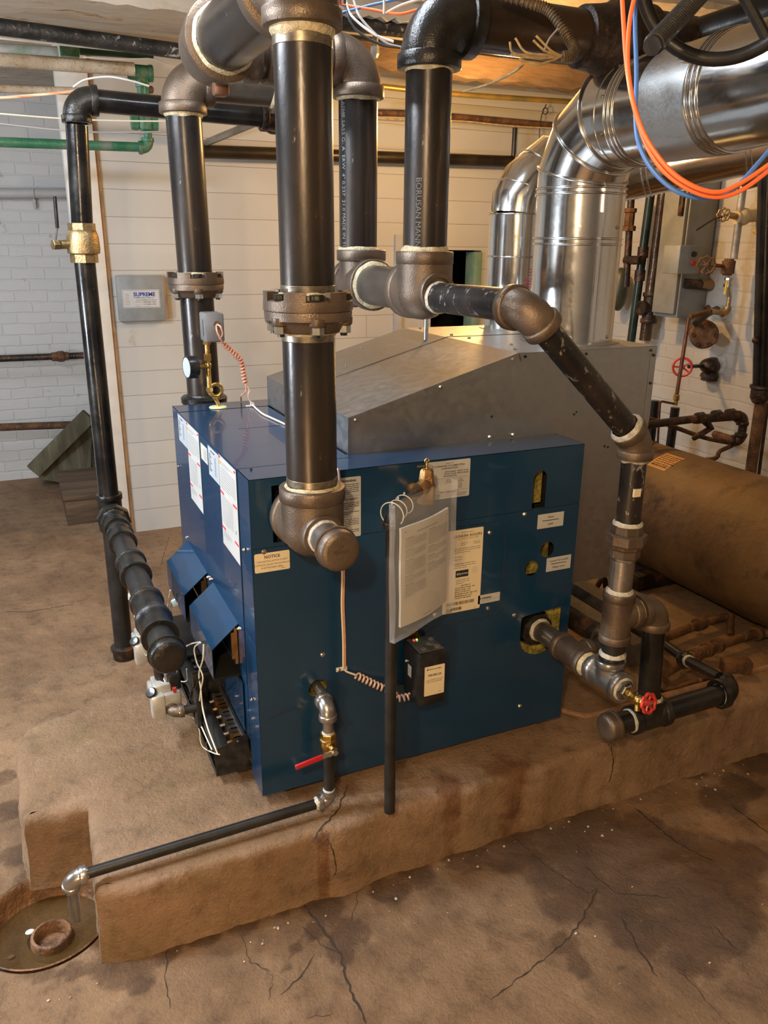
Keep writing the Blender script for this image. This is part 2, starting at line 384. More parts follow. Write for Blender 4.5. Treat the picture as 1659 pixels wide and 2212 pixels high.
# writing
def textmesh(s, size, thick=0, align='LEFT', sp=1):
    c = bpy.data.curves.new('t', 'FONT'); c.body = s; c.size = size; c.align_x = align; c.offset = thick; c.space_character = sp
    c.resolution_u = 2
    o = bpy.data.objects.new('t', c); COL.objects.link(o)
    me = bpy.data.meshes.new_from_object(o.evaluated_get(bpy.context.evaluated_depsgraph_get()))
    vs = [v.co.copy() for v in me.vertices]; fs = [tuple(p.vertices) for p in me.polygons]
    bpy.data.objects.remove(o); bpy.data.curves.remove(c); bpy.data.meshes.remove(me)
    return vs, fs
class Page:
    """things printed on a flat sheet: origin = top-left corner, u = reading direction, d = down"""
    def __init__(s, o, u, d, n): s.o, s.u, s.d, s.n = V(o), V(u).normalized(), V(d).normalized(), V(n).normalized(); s.m = {}
    def P(s, x, y, h=.0006): return s.o+s.u*x+s.d*y+s.n*h
    def mb(s, k): return s.m.setdefault(k, MB())
    def rect(s, x0, y0, x1, y1, k, h=.0006): s.mb(k).quad(s.P(x0,y1,h), s.P(x1,y1,h), s.P(x1,y0,h), s.P(x0,y0,h))
    def text(s, x, y, t, size, k, thick=0, align='LEFT', sp=1, h=.0007):
        vs, fs = textmesh(t, size, thick, align, sp)
        s.mb(k).add([s.P(x+v.x, y-v.y, h) for v in vs], fs)
    def lines(s, x0, y0, x1, n, pitch, k, th=.3, seed=0, last=.6):
        rnd = random.Random(seed)
        for i in range(n):
            x = x0; end = x1 if i < n-1 else x0+(x1-x0)*last
            y = y0+i*pitch
            while x < end-.001:
                wd = min(end-x, rnd.uniform(1.2, 4.2)*pitch); s.rect(x, y, x+wd, y+pitch*th, k); x += wd+pitch*.3
    def flush(s, parent):
        for (mname, m), b in s.m.items(): b.build(mname, m, parent, flip=True)
# ------------------------------------------------------------------ pipe fittings
X, Y, Z = V((1,0,0)), V((0,1,0)), V((0,0,1))
def ce(r): return 1.5*r+.012         # centre to end of a screwed fitting
def rc(r): return 1.27*r+.003        # collar radius
def collar(m, end, d, r, k=1.0):
    """banded open end of a fitting; d points out of the fitting"""
    R = rc(r)*k; L = .42*r+.008; d = V(d).normalized()
    m.rev(V(end)-d*L, d, [(-.002, R*.86), (0, R*.97), (.002, R), (L-.002, R), (L, R*.975), (L+.0001, r*1.03), (L-.006, r*1.02)], 32)
def elbow(name, parent, c, d1, d2, r, m=None, r2=None, label=None, k=1.0):
    m = m or IRON; c = V(c); d1 = V(d1).normalized(); d2 = V(d2).normalized(); r2 = r2 or r
    phi = d1.angle(d2); T = ce(r)/math.tan(phi/2) if phi > 1.8 else ce(r)
    T1 = (.75*ce(r) if phi > 1.8 else ce(r))*k; T2 = (.75*ce(r2) if phi > 1.8 else ce(r2))*k
    b = MB(); L1 = .3*r+.006
    p0 = c+d1*(T1-L1); p2 = c+d2*(T2-L1*r2/r); wgt = math.sin(phi/2); pts = []; n = 16
    for i in range(n+1):
        t = i/n; a, bb, cc = (1-t)**2, 2*t*(1-t)*wgt, t*t
        pts.append((p0*a+c*bb+p2*cc)/(a+bb+cc))
    b.tube(pts, 1.0, 28, rf=lambda t: (r*(1-t)+r2*t)*1.15+.002)
    collar(b, c+d1*T1, d1, r); collar(b, c+d2*T2, d2, r2)
    o = b.build(name, m, parent, 50)
    if label: plabel(o, label)
    return o, c+d1*T1, c+d2*T2
def tee(name, parent, c, ends, m=None, bulge=1.18, label=None):
    """ends = [(direction, pipe radius, centre-to-end or None), ...]"""
    m = m or IRON; c = V(c); b = MB(); rm = max(e[1] for e in ends); out = []
    for d, r, L in ends:
        d = V(d).normalized(); L = L or ce(rm)
        b.cyl(c, c+d*(L-.3*r-.004), r*bulge+.002, 28); collar(b, c+d*L, d, r); out.append(c+d*L)
    b.sph(c, rm*bulge+.0015, 26)
    o = b.build(name, m, parent, 50)
    if label: plabel(o, label)
    return o, out
def pipe(parent, a, b, r, m=None, name='pipe', label=None, seg=32):
    o = MB().cyl(a, b, r, seg).build(name, m or BLACKPIPE, parent)
    if label: plabel(o, label)
    return o
def dope(parent, p, d, r, m=None, w=.006, k=1.12):
    """smear of sealing compound where a pipe enters a fitting; d points out of the fitting"""
    d = V(d).normalized(); _, u, v = frame(d); rnd = random.Random(int(1000*(p[0]+p[1]*3+p[2]*7)))
    ph = [rnd.uniform(0, 6) for _ in range(4)]; b = MB(); vs = []; fs = []; S = 40
    prof = [(-.003, r*(1+(k-1)*.85)), (w*.3, r*(1+(k-1)*.8)), (w, r*1.02), (w+.001, r*1.001)]
    for t, rr in prof:
        for kx in range(S):
            a = 2*PI*kx/S; wob = 1+.16*math.sin(3*a+ph[0])+.10*math.sin(5*a+ph[1])
            vs.append(V(p)+d*(t*(wob if t > 0 else 1))+(u*math.cos(a)+v*math.sin(a))*(rr*(1+.012*math.sin(9*a+ph[3]))))
    for i in range(len(prof)-1):
        for kx in range(S):
            k2 = (kx+1) % S; fs.append((i*S+kx, i*S+k2, (i+1)*S+k2, (i+1)*S+kx))
    b.add(vs, fs); return b.build('pipe_dope', m or DOPE, parent, 60)
def threads(parent, p, d, r, n=5, m=None, pitch=.0032):
    prof = []
    for i in range(n): prof += [(i*pitch, r*1.001), (i*pitch+pitch*.5, r*1.018)]
    prof.append((n*pitch, r*1.001))
    return MB().rev(p, d, prof, 32).build('pipe_thread', m or THREAD, parent, 80)
def cap(parent, p, d, r, m=None, name='pipe_cap', label=None):
    """p = open end, d points to the closed end"""
    R = rc(r)*.97; L = .75*r+.012
    o = MB().rev(p, d, [(0, r), (0, R), (.004, R*1.02), (.009, R*1.02), (.0095, R*.95), (L*.75, R*.95), (L*.93, R*.85), (L, R*.66), (L+.001, R*.3), (L+.001, .001)], 36).build(name, m or IRON, parent, 45)
    if label: plabel(o, label)
    return o
def union(parent, c, d, r, m=None, name='union', L=None):
    c = V(c); d = V(d).normalized(); L = L or 2.2*r+.02; b = MB()
    b.rev(c-d*L*.5, d, [(0, r), (0, r*1.3), (L*.22, r*1.3), (L*.3, r*1.45), (L*.4, r*1.45)], 8)
    b.rev(c-d*L*.14, d, [(0, r*1.3), (.001, r*1.62), (L*.08, r*1.72), (L*.34, r*1.72), (L*.38, r*1.5)], 8, rot=.2)
    b.rev(c+d*L*.2, d, [(0, r*1.35), (L*.1, r*1.33), (L*.1, r*1.33), (L*.3, r*1.25), (L*.3, r)], 8, rot=.1)
    return b.build(name, m or IRON, parent, 25)
def flange_union(parent, c, r, up=Z):
    """bolted flange pair centred on c; origin between the faces"""
    c = V(c); R = r*1.62; n = 6; o = None
    lo = MB().rev(c, -Z, [(0, r), (0, R), (.003, R*1.01), (.018, R), (.022, R*.93), (.026, r*1.42), (.040, r*1.3), (.044, r*1.2), (.044, r)], 48)
    hi = MB().rev(c+Z*.001, Z, [(0, r), (0, R*1.02), (.003, R*1.03), (.020, R*1.02), (.023, R*.97), (.023, r*1.3), (.030, r*1.26), (.032, r*1.2), (.032, r)], 48)
    for k in range(n):
        a = 2*PI*k/n+.42; p = c+V((math.cos(a), math.sin(a), 0))*R*.84
        lo.rev(p, -Z, [(.012, .019), (.025, .0185), (.028, .016)], 20)
    for k in range(n):      # raised guards between the bolt heads
        a0 = 2*PI*(k+.26)/n+.42; a1 = 2*PI*(k+.74)/n+.42; P = []
        for j in range(9):
            a = a0+(a1-a0)*j/8; P.append((a,))
        vs = []; fs = []
        for (a,) in P:
            for rr, z in ((R*1.015, .018), (R*1.015, .040), (R*.80, .040), (R*.80, .018)): vs.append(c+V((math.cos(a)*rr, math.sin(a)*rr, z)))
        for j in range(8):
            for q in range(4): fs.append((j*4+q, j*4+(q+1) % 4, (j+1)*4+(q+1) % 4, (j+1)*4+q))
        fs += [(0,1,2,3), (32,35,34,33)]
        hi.add(vs, fs)
    f = lo.build('flange', IRON, parent, 40); hi.build('flange', IRON, parent, 40)
    for k in range(n):
        a = 2*PI*k/n+.42; p = c+V((math.cos(a), math.sin(a), 0))*R*.84
        b = MB().cyl(p-Z*.050, p+Z*.024, .0075, 12); b.hexp(p+Z*.024, p+Z*.036, .0155)
        bo = b.build('bolt', IRON_DK, parent, 30)
        MB().hexp(p-Z*.044, p-Z*.028, .0150).build('nut', CHROME, bo, 30)
def screw(parent, p, n, r=.0045, m=None):
    """hex washer-head screw; n = outward normal"""
    n = V(n).normalized(); p = V(p)
    b = MB().rev(p, n, [(0, r*1.35), (.0012, r*1.3), (.0012, r*.9)], 14); b.rev(p+n*.001, n, [(0, r), (.0035, r), (.0042, r*.8)], 6)
    return b.build('screw', m or CHROME, parent, 30)
def wheel(parent, c, ax, R, rr, m, spokes=5, name='handwheel', wav=0, hub=.3):
    """handwheel"""
    d, u, v = frame(ax); c = V(c); b = MB(); S = 60
    pts = [c+(u*math.cos(2*PI*k/S)+v*math.sin(2*PI*k/S))*R*(1+wav*math.cos(2*PI*k/S*8)) for k in range(S)]
    b.tube(pts, rr, 10, closed=True)
    for k in range(spokes):
        a = 2*PI*k/spokes; e = c+(u*math.cos(a)+v*math.sin(a))*R*.98
        b.tube([c, c+(e-c)*.5-d*rr*.3, e], rr*.75, 8)
    b.rev(c-d*rr*1.3, d, [(0, R*hub*.8), (.001, R*hub), (rr*2.4, R*hub), (rr*2.6, R*hub*.7)], 20)
    return b.build(name, m, parent, 40)
def fillet_text(parent, s, size, cx, cy, r, ztop, ang0, m, zdir=-1, thick=0):
    """writing that runs down a vertical round pipe; letters' tops point to growing angle"""
    vs, fs = textmesh(s, size, thick); out = []
    for q in vs:
        a = ang0+(q.y)/r
        out.append((cx+(r+.0005)*math.cos(a), cy+(r+.0005)*math.sin(a), ztop-q.x))
    return MB().add(out, fs).build('printing', m, parent, flip=True)

# ------------------------------------------------------------------ the room
PZ = .2064            # top of the concrete pad
DC = (-.565, .055); DR = .155
def soft(poly_pts, x, y): # distance based blob field; (x,y,r)
    f = np.zeros_like(x)
    for (px, py, r) in poly_pts: f = np.maximum(f, 1-np.sqrt((x-px)**2+(y-py)**2)/r)
    return f
def stain_shade_px(lst, plane_z):
    out = []
    for px, py, rp in lst:
        p = at(px, py, 'z', plane_z); q = at(px+rp, py, 'z', plane_z); out.append((p.x, p.y, (q-p).length))
    return out
def field(mesh, blobs):
    n = len(mesh.vertices); co = np.zeros(n*3); mesh.vertices.foreach_get('co', co); co = co.reshape(-1, 3)
    f = np.clip(soft(blobs, co[:, 0], co[:, 1])*1.3+.12, 0, .62)
    a = mesh.attributes.new('stain_shade', 'FLOAT', 'POINT'); a.data.foreach_set('value', f.astype(np.float32))
def grid_with_hole(x0, x1, y0, y1, st, hole=None):
    nx = int(round((x1-x0)/st)); ny = int(round((y1-y0)/st)); vs = []; fs = []
    for j in range(ny+1):
        for i in range(nx+1):
            vs.append((x0+(x1-x0)*i/nx, y0+(y1-y0)*j/ny, 0))
    for j in range(ny):
        for i in range(nx):
            a = j*(nx+1)+i
            q = (a, a+1, a+nx+2, a+nx+1)
            if hole:
                cx = sum(vs[k][0] for k in q)/4; cy = sum(vs[k][1] for k in q)/4
                if abs(cx-hole[0]) < hole[2] and abs(cy-hole[1]) < hole[2]: continue
            fs.append(q)
    return MB().add(vs, fs)
m = MB()
HS = .18
g = grid_with_hole(-1.3, 1.9, -1.3, .8, .02, (-.56, .06, HS)); m.add(g.v, g.f)
for a, b in (((-2.6, -3.2), (-1.3, 4.45)), ((1.9, -3.2), (3.0, 4.45)), ((-1.3, -3.2), (1.9, -1.3)), ((-1.3, .8), (1.9, 4.45))):
    m.quad((a[0], a[1], 0), (b[0], a[1], 0), (b[0], b[1], 0), (a[0], b[1], 0))
# ring between the square gap and the round mouth of the drain
vs = []; fs = []; S = 64
for k in range(S):
    a = 2*PI*k/S; c_, s_ = math.cos(a), math.sin(a); q = HS/max(abs(c_), abs(s_))
    vs.append((-.56+c_*q, .06+s_*q, 0)); vs.append((DC[0]+c_*(DR+.012), DC[1]+s_*(DR+.012), 0.0)); vs.append((DC[0]+c_*DR, DC[1]+s_*DR, -.012))
for k in range(S):
    k2 = (k+1) % S; fs += [(k*3, k2*3, k2*3+1, k*3+1), (k*3+1, k2*3+1, k2*3+2, k*3+2)]
m.add(vs, fs)
floor = m.build('floor', FLOOR, kind='structure', flip=True)
fl_stain_shade = [(1500,1880,190),(1300,1830,150),(1180,1850,120),(1100,1830,110),(1420,1980,170),(1560,1960,120),(1560,1730,70),(1620,1850,60),(1240,1930,120),
         (1500,2060,90),(1570,2030,60),(1600,1700,60),(1220,2040,45),(1250,2090,40),(1280,1760,70),(1390,1780,60),(1620,1640,70),(1480,1660,60),
         (700,1960,62),(745,2010,55),(770,2020,48),(735,2060,45),(680,2010,35),(640,2050,26),(620,2090,20),(655,1930,60),(600,1950,60),(520,1985,60),(440,2010,60),(350,2050,60),
         (250,2110,55),(300,2120,50),(220,2090,45),(90,2100,45),(160,2095,40),(380,2000,80),(300,2080,60),
         (20,1750,50),(30,1850,50),(60,1900,45),(8,1680,40),(200,1930,45),(215,1990,45),(225,2040,40),(1360,2090,14),(1330,2092,10),(840,1920,60),(900,1890,60),(1000,1850,70),
         (180,1420,40),(60,1400,30),(250,1390,50),(300,1440,60),(150,1340,36),(210,1180,30)]
field(floor.data, stain_shade_px(fl_stain_shade, 0))  # floor mask: wet stains together with painted pipe shadows
def crack(parent, pts, wdt, z, seed=0, name='crack'):
    """broken hair-line crack lying in a horizontal surface"""
    rnd = random.Random(seed); P = []
    for i in range(len(pts)-1):
        a = at(*pts[i], 'z', z); b = at(*pts[i+1], 'z', z); n = max(3, int((b-a).length/.012))
        for k in range(n):
            q = a+(b-a)*k/n; j = .0 if k == 0 else .0035
            P.append((q.x+rnd.uniform(-j, j), q.y+rnd.uniform(-j, j)))
    b = at(*pts[-1], 'z', z); P.append((b.x, b.y)); vs = []; fs = []; n = len(P)
    for i, p in enumerate(P):
        q0 = P[max(i-1, 0)]; q1 = P[min(i+1, n-1)]; t = V((q1[0]-q0[0], q1[1]-q0[1], 0)).normalized(); s = V((-t.y, t.x, 0))
        wv = wdt*rnd.uniform(.35, 1.2)*(.35 if i in (0, n-1) else 1)
        vs += [V((*p, z+.0008))+s*wv/2, V((*p, z+.0008))-s*wv/2]
    fs = [(2*i, 2*i+1, 2*i+3, 2*i+2) for i in range(n-1)]
    return MB().add(vs, fs).build(name, CRACKM, parent, flip=True)
CRACKM = mat('crack_dirt', (.035, .022, .014), rough=.95)
floor['_w'] = [0, 0, 0]
for i, (pts, wd) in enumerate([([(640,1935),(690,2000),(735,2060),(750,2120),(790,2212)], .006), ([(735,2060),(700,2045),(650,2000)], .003), ([(680,2060),(650,2110),(605,2150)], .004),
    ([(365,2030),(355,2110),(368,2180)], .0025), ([(1290,1920),(1255,1990),(1215,2040),(1150,2090),(1060,2160)], .004), ([(1340,1980),(1385,2060),(1420,2110)], .005),
    ([(1580,1740),(1620,1770),(1659,1800)], .006), ([(760,1930),(820,1900)], .002), ([(775,1925),(760,1990)], .002), ([(1100,1800),(1180,1870),(1270,1930),(1290,1920)], .003),
    ([(1370,1745),(1460,1820),(1540,1860)], .005), ([(1540,2000),(1590,2050)], .004), ([(0,1322),(60,1322),(160,1305)], .006), ([(365,1160),(345,1230)], .003), ([(550,2080),(590,2110),(580,2160)], .0018),
    ([(520,2020),(540,2080),(585,2100)], .0018), ([(1560,2200),(1500,2130),(1460,2090)], .002), ([(1260,1870),(1330,1930),(1450,1940)], .003), ([(1000,1800),(960,1830)], .002), ([(660,2200),(720,2190)], .002)]):
    crack(floor, pts, wd, 0, i)
# bits of grit
gm = MB(); rnd = random.Random(3)
for i in range(90):
    x, y = rnd.uniform(-.6, 1.6), rnd.uniform(-1.05, -.16)
    if rnd.random() < .6: y = -.18-abs(rnd.gauss(0, .05))
    s = rnd.choice([.0015, .002, .0028, .004]); gm.sph((x, y, s*.6), s, 8, (1, rnd.uniform(.6, 1.4), .7))
o = gm.build('concrete_grit', mat('pale_grit', (.6, .52, .42), (.3, .22, .15), 90, .8), None); tag(o, 'pale crumbs of concrete scattered along the curb on the floor', 'grit'); o['kind'] = 'stuff'

CZ = 2.56
wb = MB()
DX0, DX1, DZ = 2.0, 2.36, 1.617
BY = 2.944
wb.box((-.10, BY, 0), (DX0, BY+.1, CZ)); wb.box((DX0, BY, DZ), (DX1, BY+.1, CZ)); wb.box((DX1, BY, 0), (3.0, BY+.1, CZ))
wb.build('wall_back', PLANK, kind='structure', flip=True)
DIMW = mat('dim_basement_wall', (.16, .15, .14), (.11, .10, .09), 4, .8)
MB().box((-2.6, 4.43, -.02), (.0, 4.5, CZ)).build('wall_alcove', BRICKG, kind='structure', flip=True)
MB().box((3.0, -3.2, 0), (3.08, 3.04, CZ)).build('wall_right', BRICKR, kind='structure', flip=True)
MB().box((-2.68, -3.2, 0), (-2.6, 4.5, CZ)).build('wall_left', DIMW, kind='structure', flip=True)
MB().box((-2.68, -3.28, 0), (3.08, -3.2, CZ)).build('wall_front', DIMW, kind='structure', flip=True)
MB().box((-2.68, -3.28, CZ), (3.08, 4.5, CZ+.1)).build('ceiling', PLASTER, kind='structure', flip=True)
MB().box((0, BY+.1, 0), (.02, 4.45, CZ)).build('wall_partition', PLANK, kind='structure', flip=True)
MB().box((-.125, BY-.022, 0), (.028, BY+.1, CZ), .003).build('trim_1', mat('white_post_board', (.62,.60,.56), (.54,.51,.46), 5, .55, c3=(.35,.24,.15), s3=4, thr3=(.66,.72)), kind='structure')
MB().box((.028, BY-.012, 0), (.046, BY, CZ)).build('trim_2', WOODEDGE, kind='structure')
# dark room behind the low opening
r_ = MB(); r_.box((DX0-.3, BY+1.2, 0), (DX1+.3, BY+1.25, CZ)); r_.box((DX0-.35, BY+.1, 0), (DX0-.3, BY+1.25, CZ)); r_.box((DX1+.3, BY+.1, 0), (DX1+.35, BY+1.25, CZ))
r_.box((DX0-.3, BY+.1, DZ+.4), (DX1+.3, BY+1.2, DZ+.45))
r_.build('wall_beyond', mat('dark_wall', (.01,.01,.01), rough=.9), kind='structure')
MB().box((DX1-.06, BY-.02, 0), (DX1-.005, BY+.1, DZ-.01), .003).build('trim_3', mat('greenish_jamb', (.22,.25,.20), (.10,.22,.14), 8, .6), kind='structure')

# ------------------------------------------------------------------ concrete pad
base = [(-.443,-.143),(-.437,.0),(-.432,.186),(-.50,.19),(-.592,.198),(-.607,.3),(-.605,.535),(-.57,.652),(-.445,.698),(-.326,.738),(-.18,.722),(-.10,.74),(-.07,.9),(-.05,1.15),(1.6,1.16),(2.97,1.16),(2.97,-.165)]
front = []
rnd = random.Random(11); xx = 2.8
while xx > -.40: front.append((xx, -.158+rnd.uniform(-.006, .006)-(.012 if .14 < xx < .2 else 0))); xx -= .04
outer = base+front
def densify(lp, st):
    o = []
    for i in range(len(lp)):
        a, b = lp[i], lp[(i+1) % len(lp)]; L = math.hypot(b[0]-a[0], b[1]-a[1]); n = max(1, int(L/st)) if a[0] < 1.8 else 1
        for k in range(n): o.append((a[0]+(b[0]-a[0])*k/n, a[1]+(b[1]-a[1])*k/n))
    return o
outer = densify(outer, .018)
cx_, cy_ = .6, .4
bm = bmesh.new(); rnd = random.Random(5)
def inset(lp, d):
    o = []; n = len(lp)
    for i in range(n):
        a, b, c = lp[i-1], lp[i], lp[(i+1) % n]
        t = V((c[0]-a[0], c[1]-a[1])); 
        if t.length < 1e-6: t = V((1, 0))
        t.normalize(); o.append((b[0]-t.y*d*sgn, b[1]+t.x*d*sgn))
    return o
area = sum(outer[i][0]*outer[(i+1) % len(outer)][1]-outer[(i+1) % len(outer)][0]*outer[i][1] for i in range(len(outer)))
sgn = 1 if area > 0 else -1
rings = []
for z, ins in ((-.02, -.012), (.02, -.006), (.06, -.004), (.11, 0), (.16, -.001), (PZ-.022, .001), (PZ-.010, .004), (PZ-.002, .013), (PZ, .026)):
    lp = inset(outer, ins)
    amp = {.16: .004, PZ-.022: .009, PZ-.010: .011, PZ-.002: .010, PZ: .010}.get(z, .003)
    lp = [(x+noise.noise((x*9, y*9, z*3))*amp, y+(noise.noise((x*22, y*9+5, z*5))*.6+noise.noise((x*60, y*20, z*9))*.5)*amp) for x, y in lp]
    rings.append([bm.verts.new((x+rnd.uniform(-.0022, .0022), y+rnd.uniform(-.0022, .0022), z+(rnd.uniform(-.002, .002) if z < PZ-.001 else 0))) for x, y in lp])
for i in range(len(rings)-1):
    n = len(rings[i])
    for k in range(n): bm.faces.new((rings[i][k], rings[i][(k+1) % n], rings[i+1][(k+1) % n], rings[i+1][k]))
es = [bm.edges.get((rings[-1][k], rings[-1][(k+1) % n])) for k in range(n)]
fl = bmesh.ops.triangle_fill(bm, use_beauty=True, edges=es)
for _ in range(3):
    tf = [f for f in bm.faces if all(abs(v.co.z-PZ) < 1e-5 for v in f.verts)]
    ed = [e for e in {e for f in tf for e in f.edges} if e.calc_length() > .09 and min(v.co.x for v in e.verts) < 1.8]
    bmesh.ops.subdivide_edges(bm, edges=ed, cuts=1); bmesh.ops.triangulate(bm, faces=[f for f in bm.faces if len(f.verts) > 4])
pad = MB().bm(bm).build('concrete_pad', PADM, None, 60)
pad['_w'] = list(pad.location)
tag(pad, 'low tan concrete pad with a chipped straight curb edge under the blue boiler', 'concrete pad')
pst = [(250,1560,0)]
def fieldw(o, blobs):
    me = o.data; n = len(me.vertices); co = np.zeros(n*3); me.vertices.foreach_get('co', co); co = co.reshape(-1, 3)
    f = np.clip(soft(blobs, co[:, 0]+o.location.x, co[:, 1]+o.location.y)*1.3+.08, 0, .62)
    a = me.attributes.new('stain_shade', 'FLOAT', 'POINT'); a.data.foreach_set('value', f.astype(np.float32))
fieldw(pad, stain_shade_px([(1080,1640,90),(960,1690,60),(730,1690,60),(660,1700,60),(1200,1600,60),(1350,1500,90),(1250,1420,90),(1500,1500,80),(1120,1690,40),(700,1800,20)], PZ))  # pad mask: smears together with painted shade of jacket and pipes
crack(pad, [(752,1695),(735,1740),(715,1765),(685,1800),(675,1822)], .005, PZ, 40)
# cracks, rust run and dirt line on the curb face
def facecrack(pts, wdt, name='crack', m=None, y0=-.172):
    vs = []; fs = []; P = [at(*p, 'y', y0) for p in pts]; rnd = random.Random(len(pts)*7+int(pts[0][0])); Q = []
    for i in range(len(P)-1):
        n = 5
        for k in range(n):
            q = P[i]+(P[i+1]-P[i])*k/n; q.x += rnd.uniform(-.002, .002); Q.append(q)
    Q.append(P[-1])
    for i, p in enumerate(Q):
        s = V((1, 0, 0))*wdt*rnd.uniform(.4, 1.1)/2; vs += [p+s, p-s]
    fs = [(2*i, 2*i+1, 2*i+3, 2*i+2) for i in range(len(Q)-1)]
    MB().add(vs, fs).build(name, m or CRACKM, pad, flip=True)
facecrack([(708,1812),(722,1845),(728,1880),(722,1892)], .004)
facecrack([(1320,1612),(1325,1640),(1322,1668),(1316,1690)], .005)
# raised rim left by an older boiler base
rim = MB().tube(curve([(1.02,.07,PZ+.001),(1.06,.02,PZ+.001),(1.12,0,PZ+.001),(1.5,0,PZ+.001),(1.9,.0,PZ+.001)], 6), .011, 10)
rim.build('old_rim', mat('rusty_concrete_rim', (.30,.17,.09), (.2,.11,.06), 12, .8, bump=.5), pad)

# ------------------------------------------------------------------ floor drain
dr = thing('floor_drain', 'round rusty floor drain with standing water, in the floor beside the pad corner', 'drain', (DC[0], DC[1], 0))
RDR = mat('rusty_cast_iron', (.22, .11, .05), (.09, .045, .022), 14, .55, .2, .6, 90)
c0 = (DC[0], DC[1], 0)
MB().rev((DC[0], DC[1], 0.002), -Z, [(0, DR+.006), (-.002, DR+.003), (.0, DR), (.02, DR-.002), (.05, DR-.008), (.075, DR-.018), (.085, DR-.04), (.087, .02), (.087, .0005)], 64, cap=False).build('basin', RDR, dr, 60)
MB().rev((DC[0]+.006, DC[1]-.012, -.088), Z, [(0, .054), (.02, .052), (.044, .050), (.048, .047), (.048, .042), (.044, .040), (.012, .036), (.012, .001)], 48, cap=False).build('standpipe', RDR, dr, 60)
wm, t_, b_ = nt('murky_water'); b_.inputs['Base Color'].default_value = (.09, .05, .016, 1); b_.inputs['Roughness'].default_value = .04; b_.inputs['Alpha'].default_value = .62
MB().rev((DC[0], DC[1], -.062), Z, [(0, .053), (0, DR-.010)], 64, cap=False).build('water', wm, dr, flip=True)
for i_, (dx, dy, s_) in enumerate(((-.045, .035, .012), (-.09, -.03, .010))):
    o = MB().sph((DC[0]+dx, DC[1]+dy, -.060), s_, 12, (1, .75, .3)).build('pebble', WHITEP if i_ == 0 else RUST, None)
    tag(o, ['pale flat pebble in the drain water', 'small rusty lump at the left side of the drain water'][i_], 'pebble')
# ------------------------------------------------------------------ boiler
TZ, BZ, LX, WY = 1.12, .2364, .967, .979
YC = .983     # far side
boiler = thing('boiler', 'large blue steel-jacketed steam boiler standing on the concrete pad', 'boiler', (.48, .49, PZ))
SM = .944
# side facing the curb (y = 0): upper and lower sheet, real openings
upper = plate([(0, SM+.001), (LX, SM+.001), (LX, TZ), (0, TZ)],
              [rect(.055, SM+.012, .205, 1.10), circ(.825, 1.035, .022, 14, 0, PI)+circ(.825, SM+.004, .022, 2, PI, 2*PI)], (0, 0, 0), X, Z, -.0015)
upper.build('side_panel', BLUE, boiler, 20)
eqh = [(.795, .52), (.795, .615), (.935, .625), (.935, .55)]+circ(.862, .55, .07, 12, 0, -PI)[1:-1]
lower = plate([(0, BZ), (LX, BZ), (LX, SM), (0, SM)],
              [circ(.162, .528, .026), circ(.442, .612, .030), circ(.867, .817, .0235), circ(.817, .766, .0235), eqh], (0, 0, 0), X, Z, -.0015)
lower.build('side_panel', BLUE, boiler, 20)
b = MB().box((.0, .0, TZ-.0015), (.915, .105, TZ)); b.box((.30, .1055, TZ-.0015), (.915, .14, TZ)); b.build('top_strip', BLUE, boiler)
b = MB().box((.0, .1085, TZ-.0015), (.30, .546, TZ)); b.build('top_panel', BLUE2, boiler)
b = MB().box((.0, .549, TZ-.003), (.30, .863, TZ-.0012)); b.build('top_panel', BLUE2, boiler)
b = MB().box((.12, .546, TZ-.0005), (.30, .556, TZ+.0006)); b.build('top_lip', BLUE, boiler)
b = MB().box((.0, .866, TZ-.0015), (.915, WY, TZ)); b.build('top_strip', BLUE, boiler)
MB().box((.915, .0, TZ-.0015), (LX, WY, TZ)).build('top_strip', BLUE, boiler)
MB().box((0, WY-.0015, BZ), (LX, WY, TZ)).build('side_panel', BLUE, boiler)
MB().box((LX-.0015, .002, BZ), (LX, WY-.002, TZ)).build('rear_panel', BLUE, boiler)
# front (x = 0): corner returns and two tall doors
MB().box((0, .0, BZ), (.0015, .106, TZ)).build('corner_panel', BLUE, boiler)
MB().box((0, .877, BZ), (.0015, WY, TZ)).build('corner_panel', BLUE, boiler)
FB = .35
for y0, y1 in ((.108, .534), (.536, .875)):
    MB().box((-.0022, y0, .52), (-.0004, y1, TZ-.002)).build('front_panel', BLUE2, boiler)
MB().box((-.0005, .11, .345), (.001, .875, .52)).build('lower_front_panel', BLUE, boiler)
# slanted splash plate low on the front
b = MB().box((-.006, .145, .352), (-.004, .50, .505)); b.build('lower_cover', BLUE, boiler)
# black inner casing seen through the holes, and the raised inner base
MB().box((.02, .06, BZ+.01), (.95, .93, 1.105)).build('inner_casing', DARK, boiler)
base_m = mat('steel_base_skid', (.30, .20, .13), (.22, .13, .07), 10, .5, .3, .2)
b = MB(); b.box((.11, .045, PZ), (.90, .052, BZ+.004)); b.box((.11, .90, PZ), (.90, .907, BZ+.004)); b.box((.11, .045, PZ), (.117, .907, BZ)); b.box((.893, .045, PZ), (.90, .907, BZ)); b.box((.10, .03, PZ), (.90, .05, PZ+.004))
b.build('base', base_m, boiler)
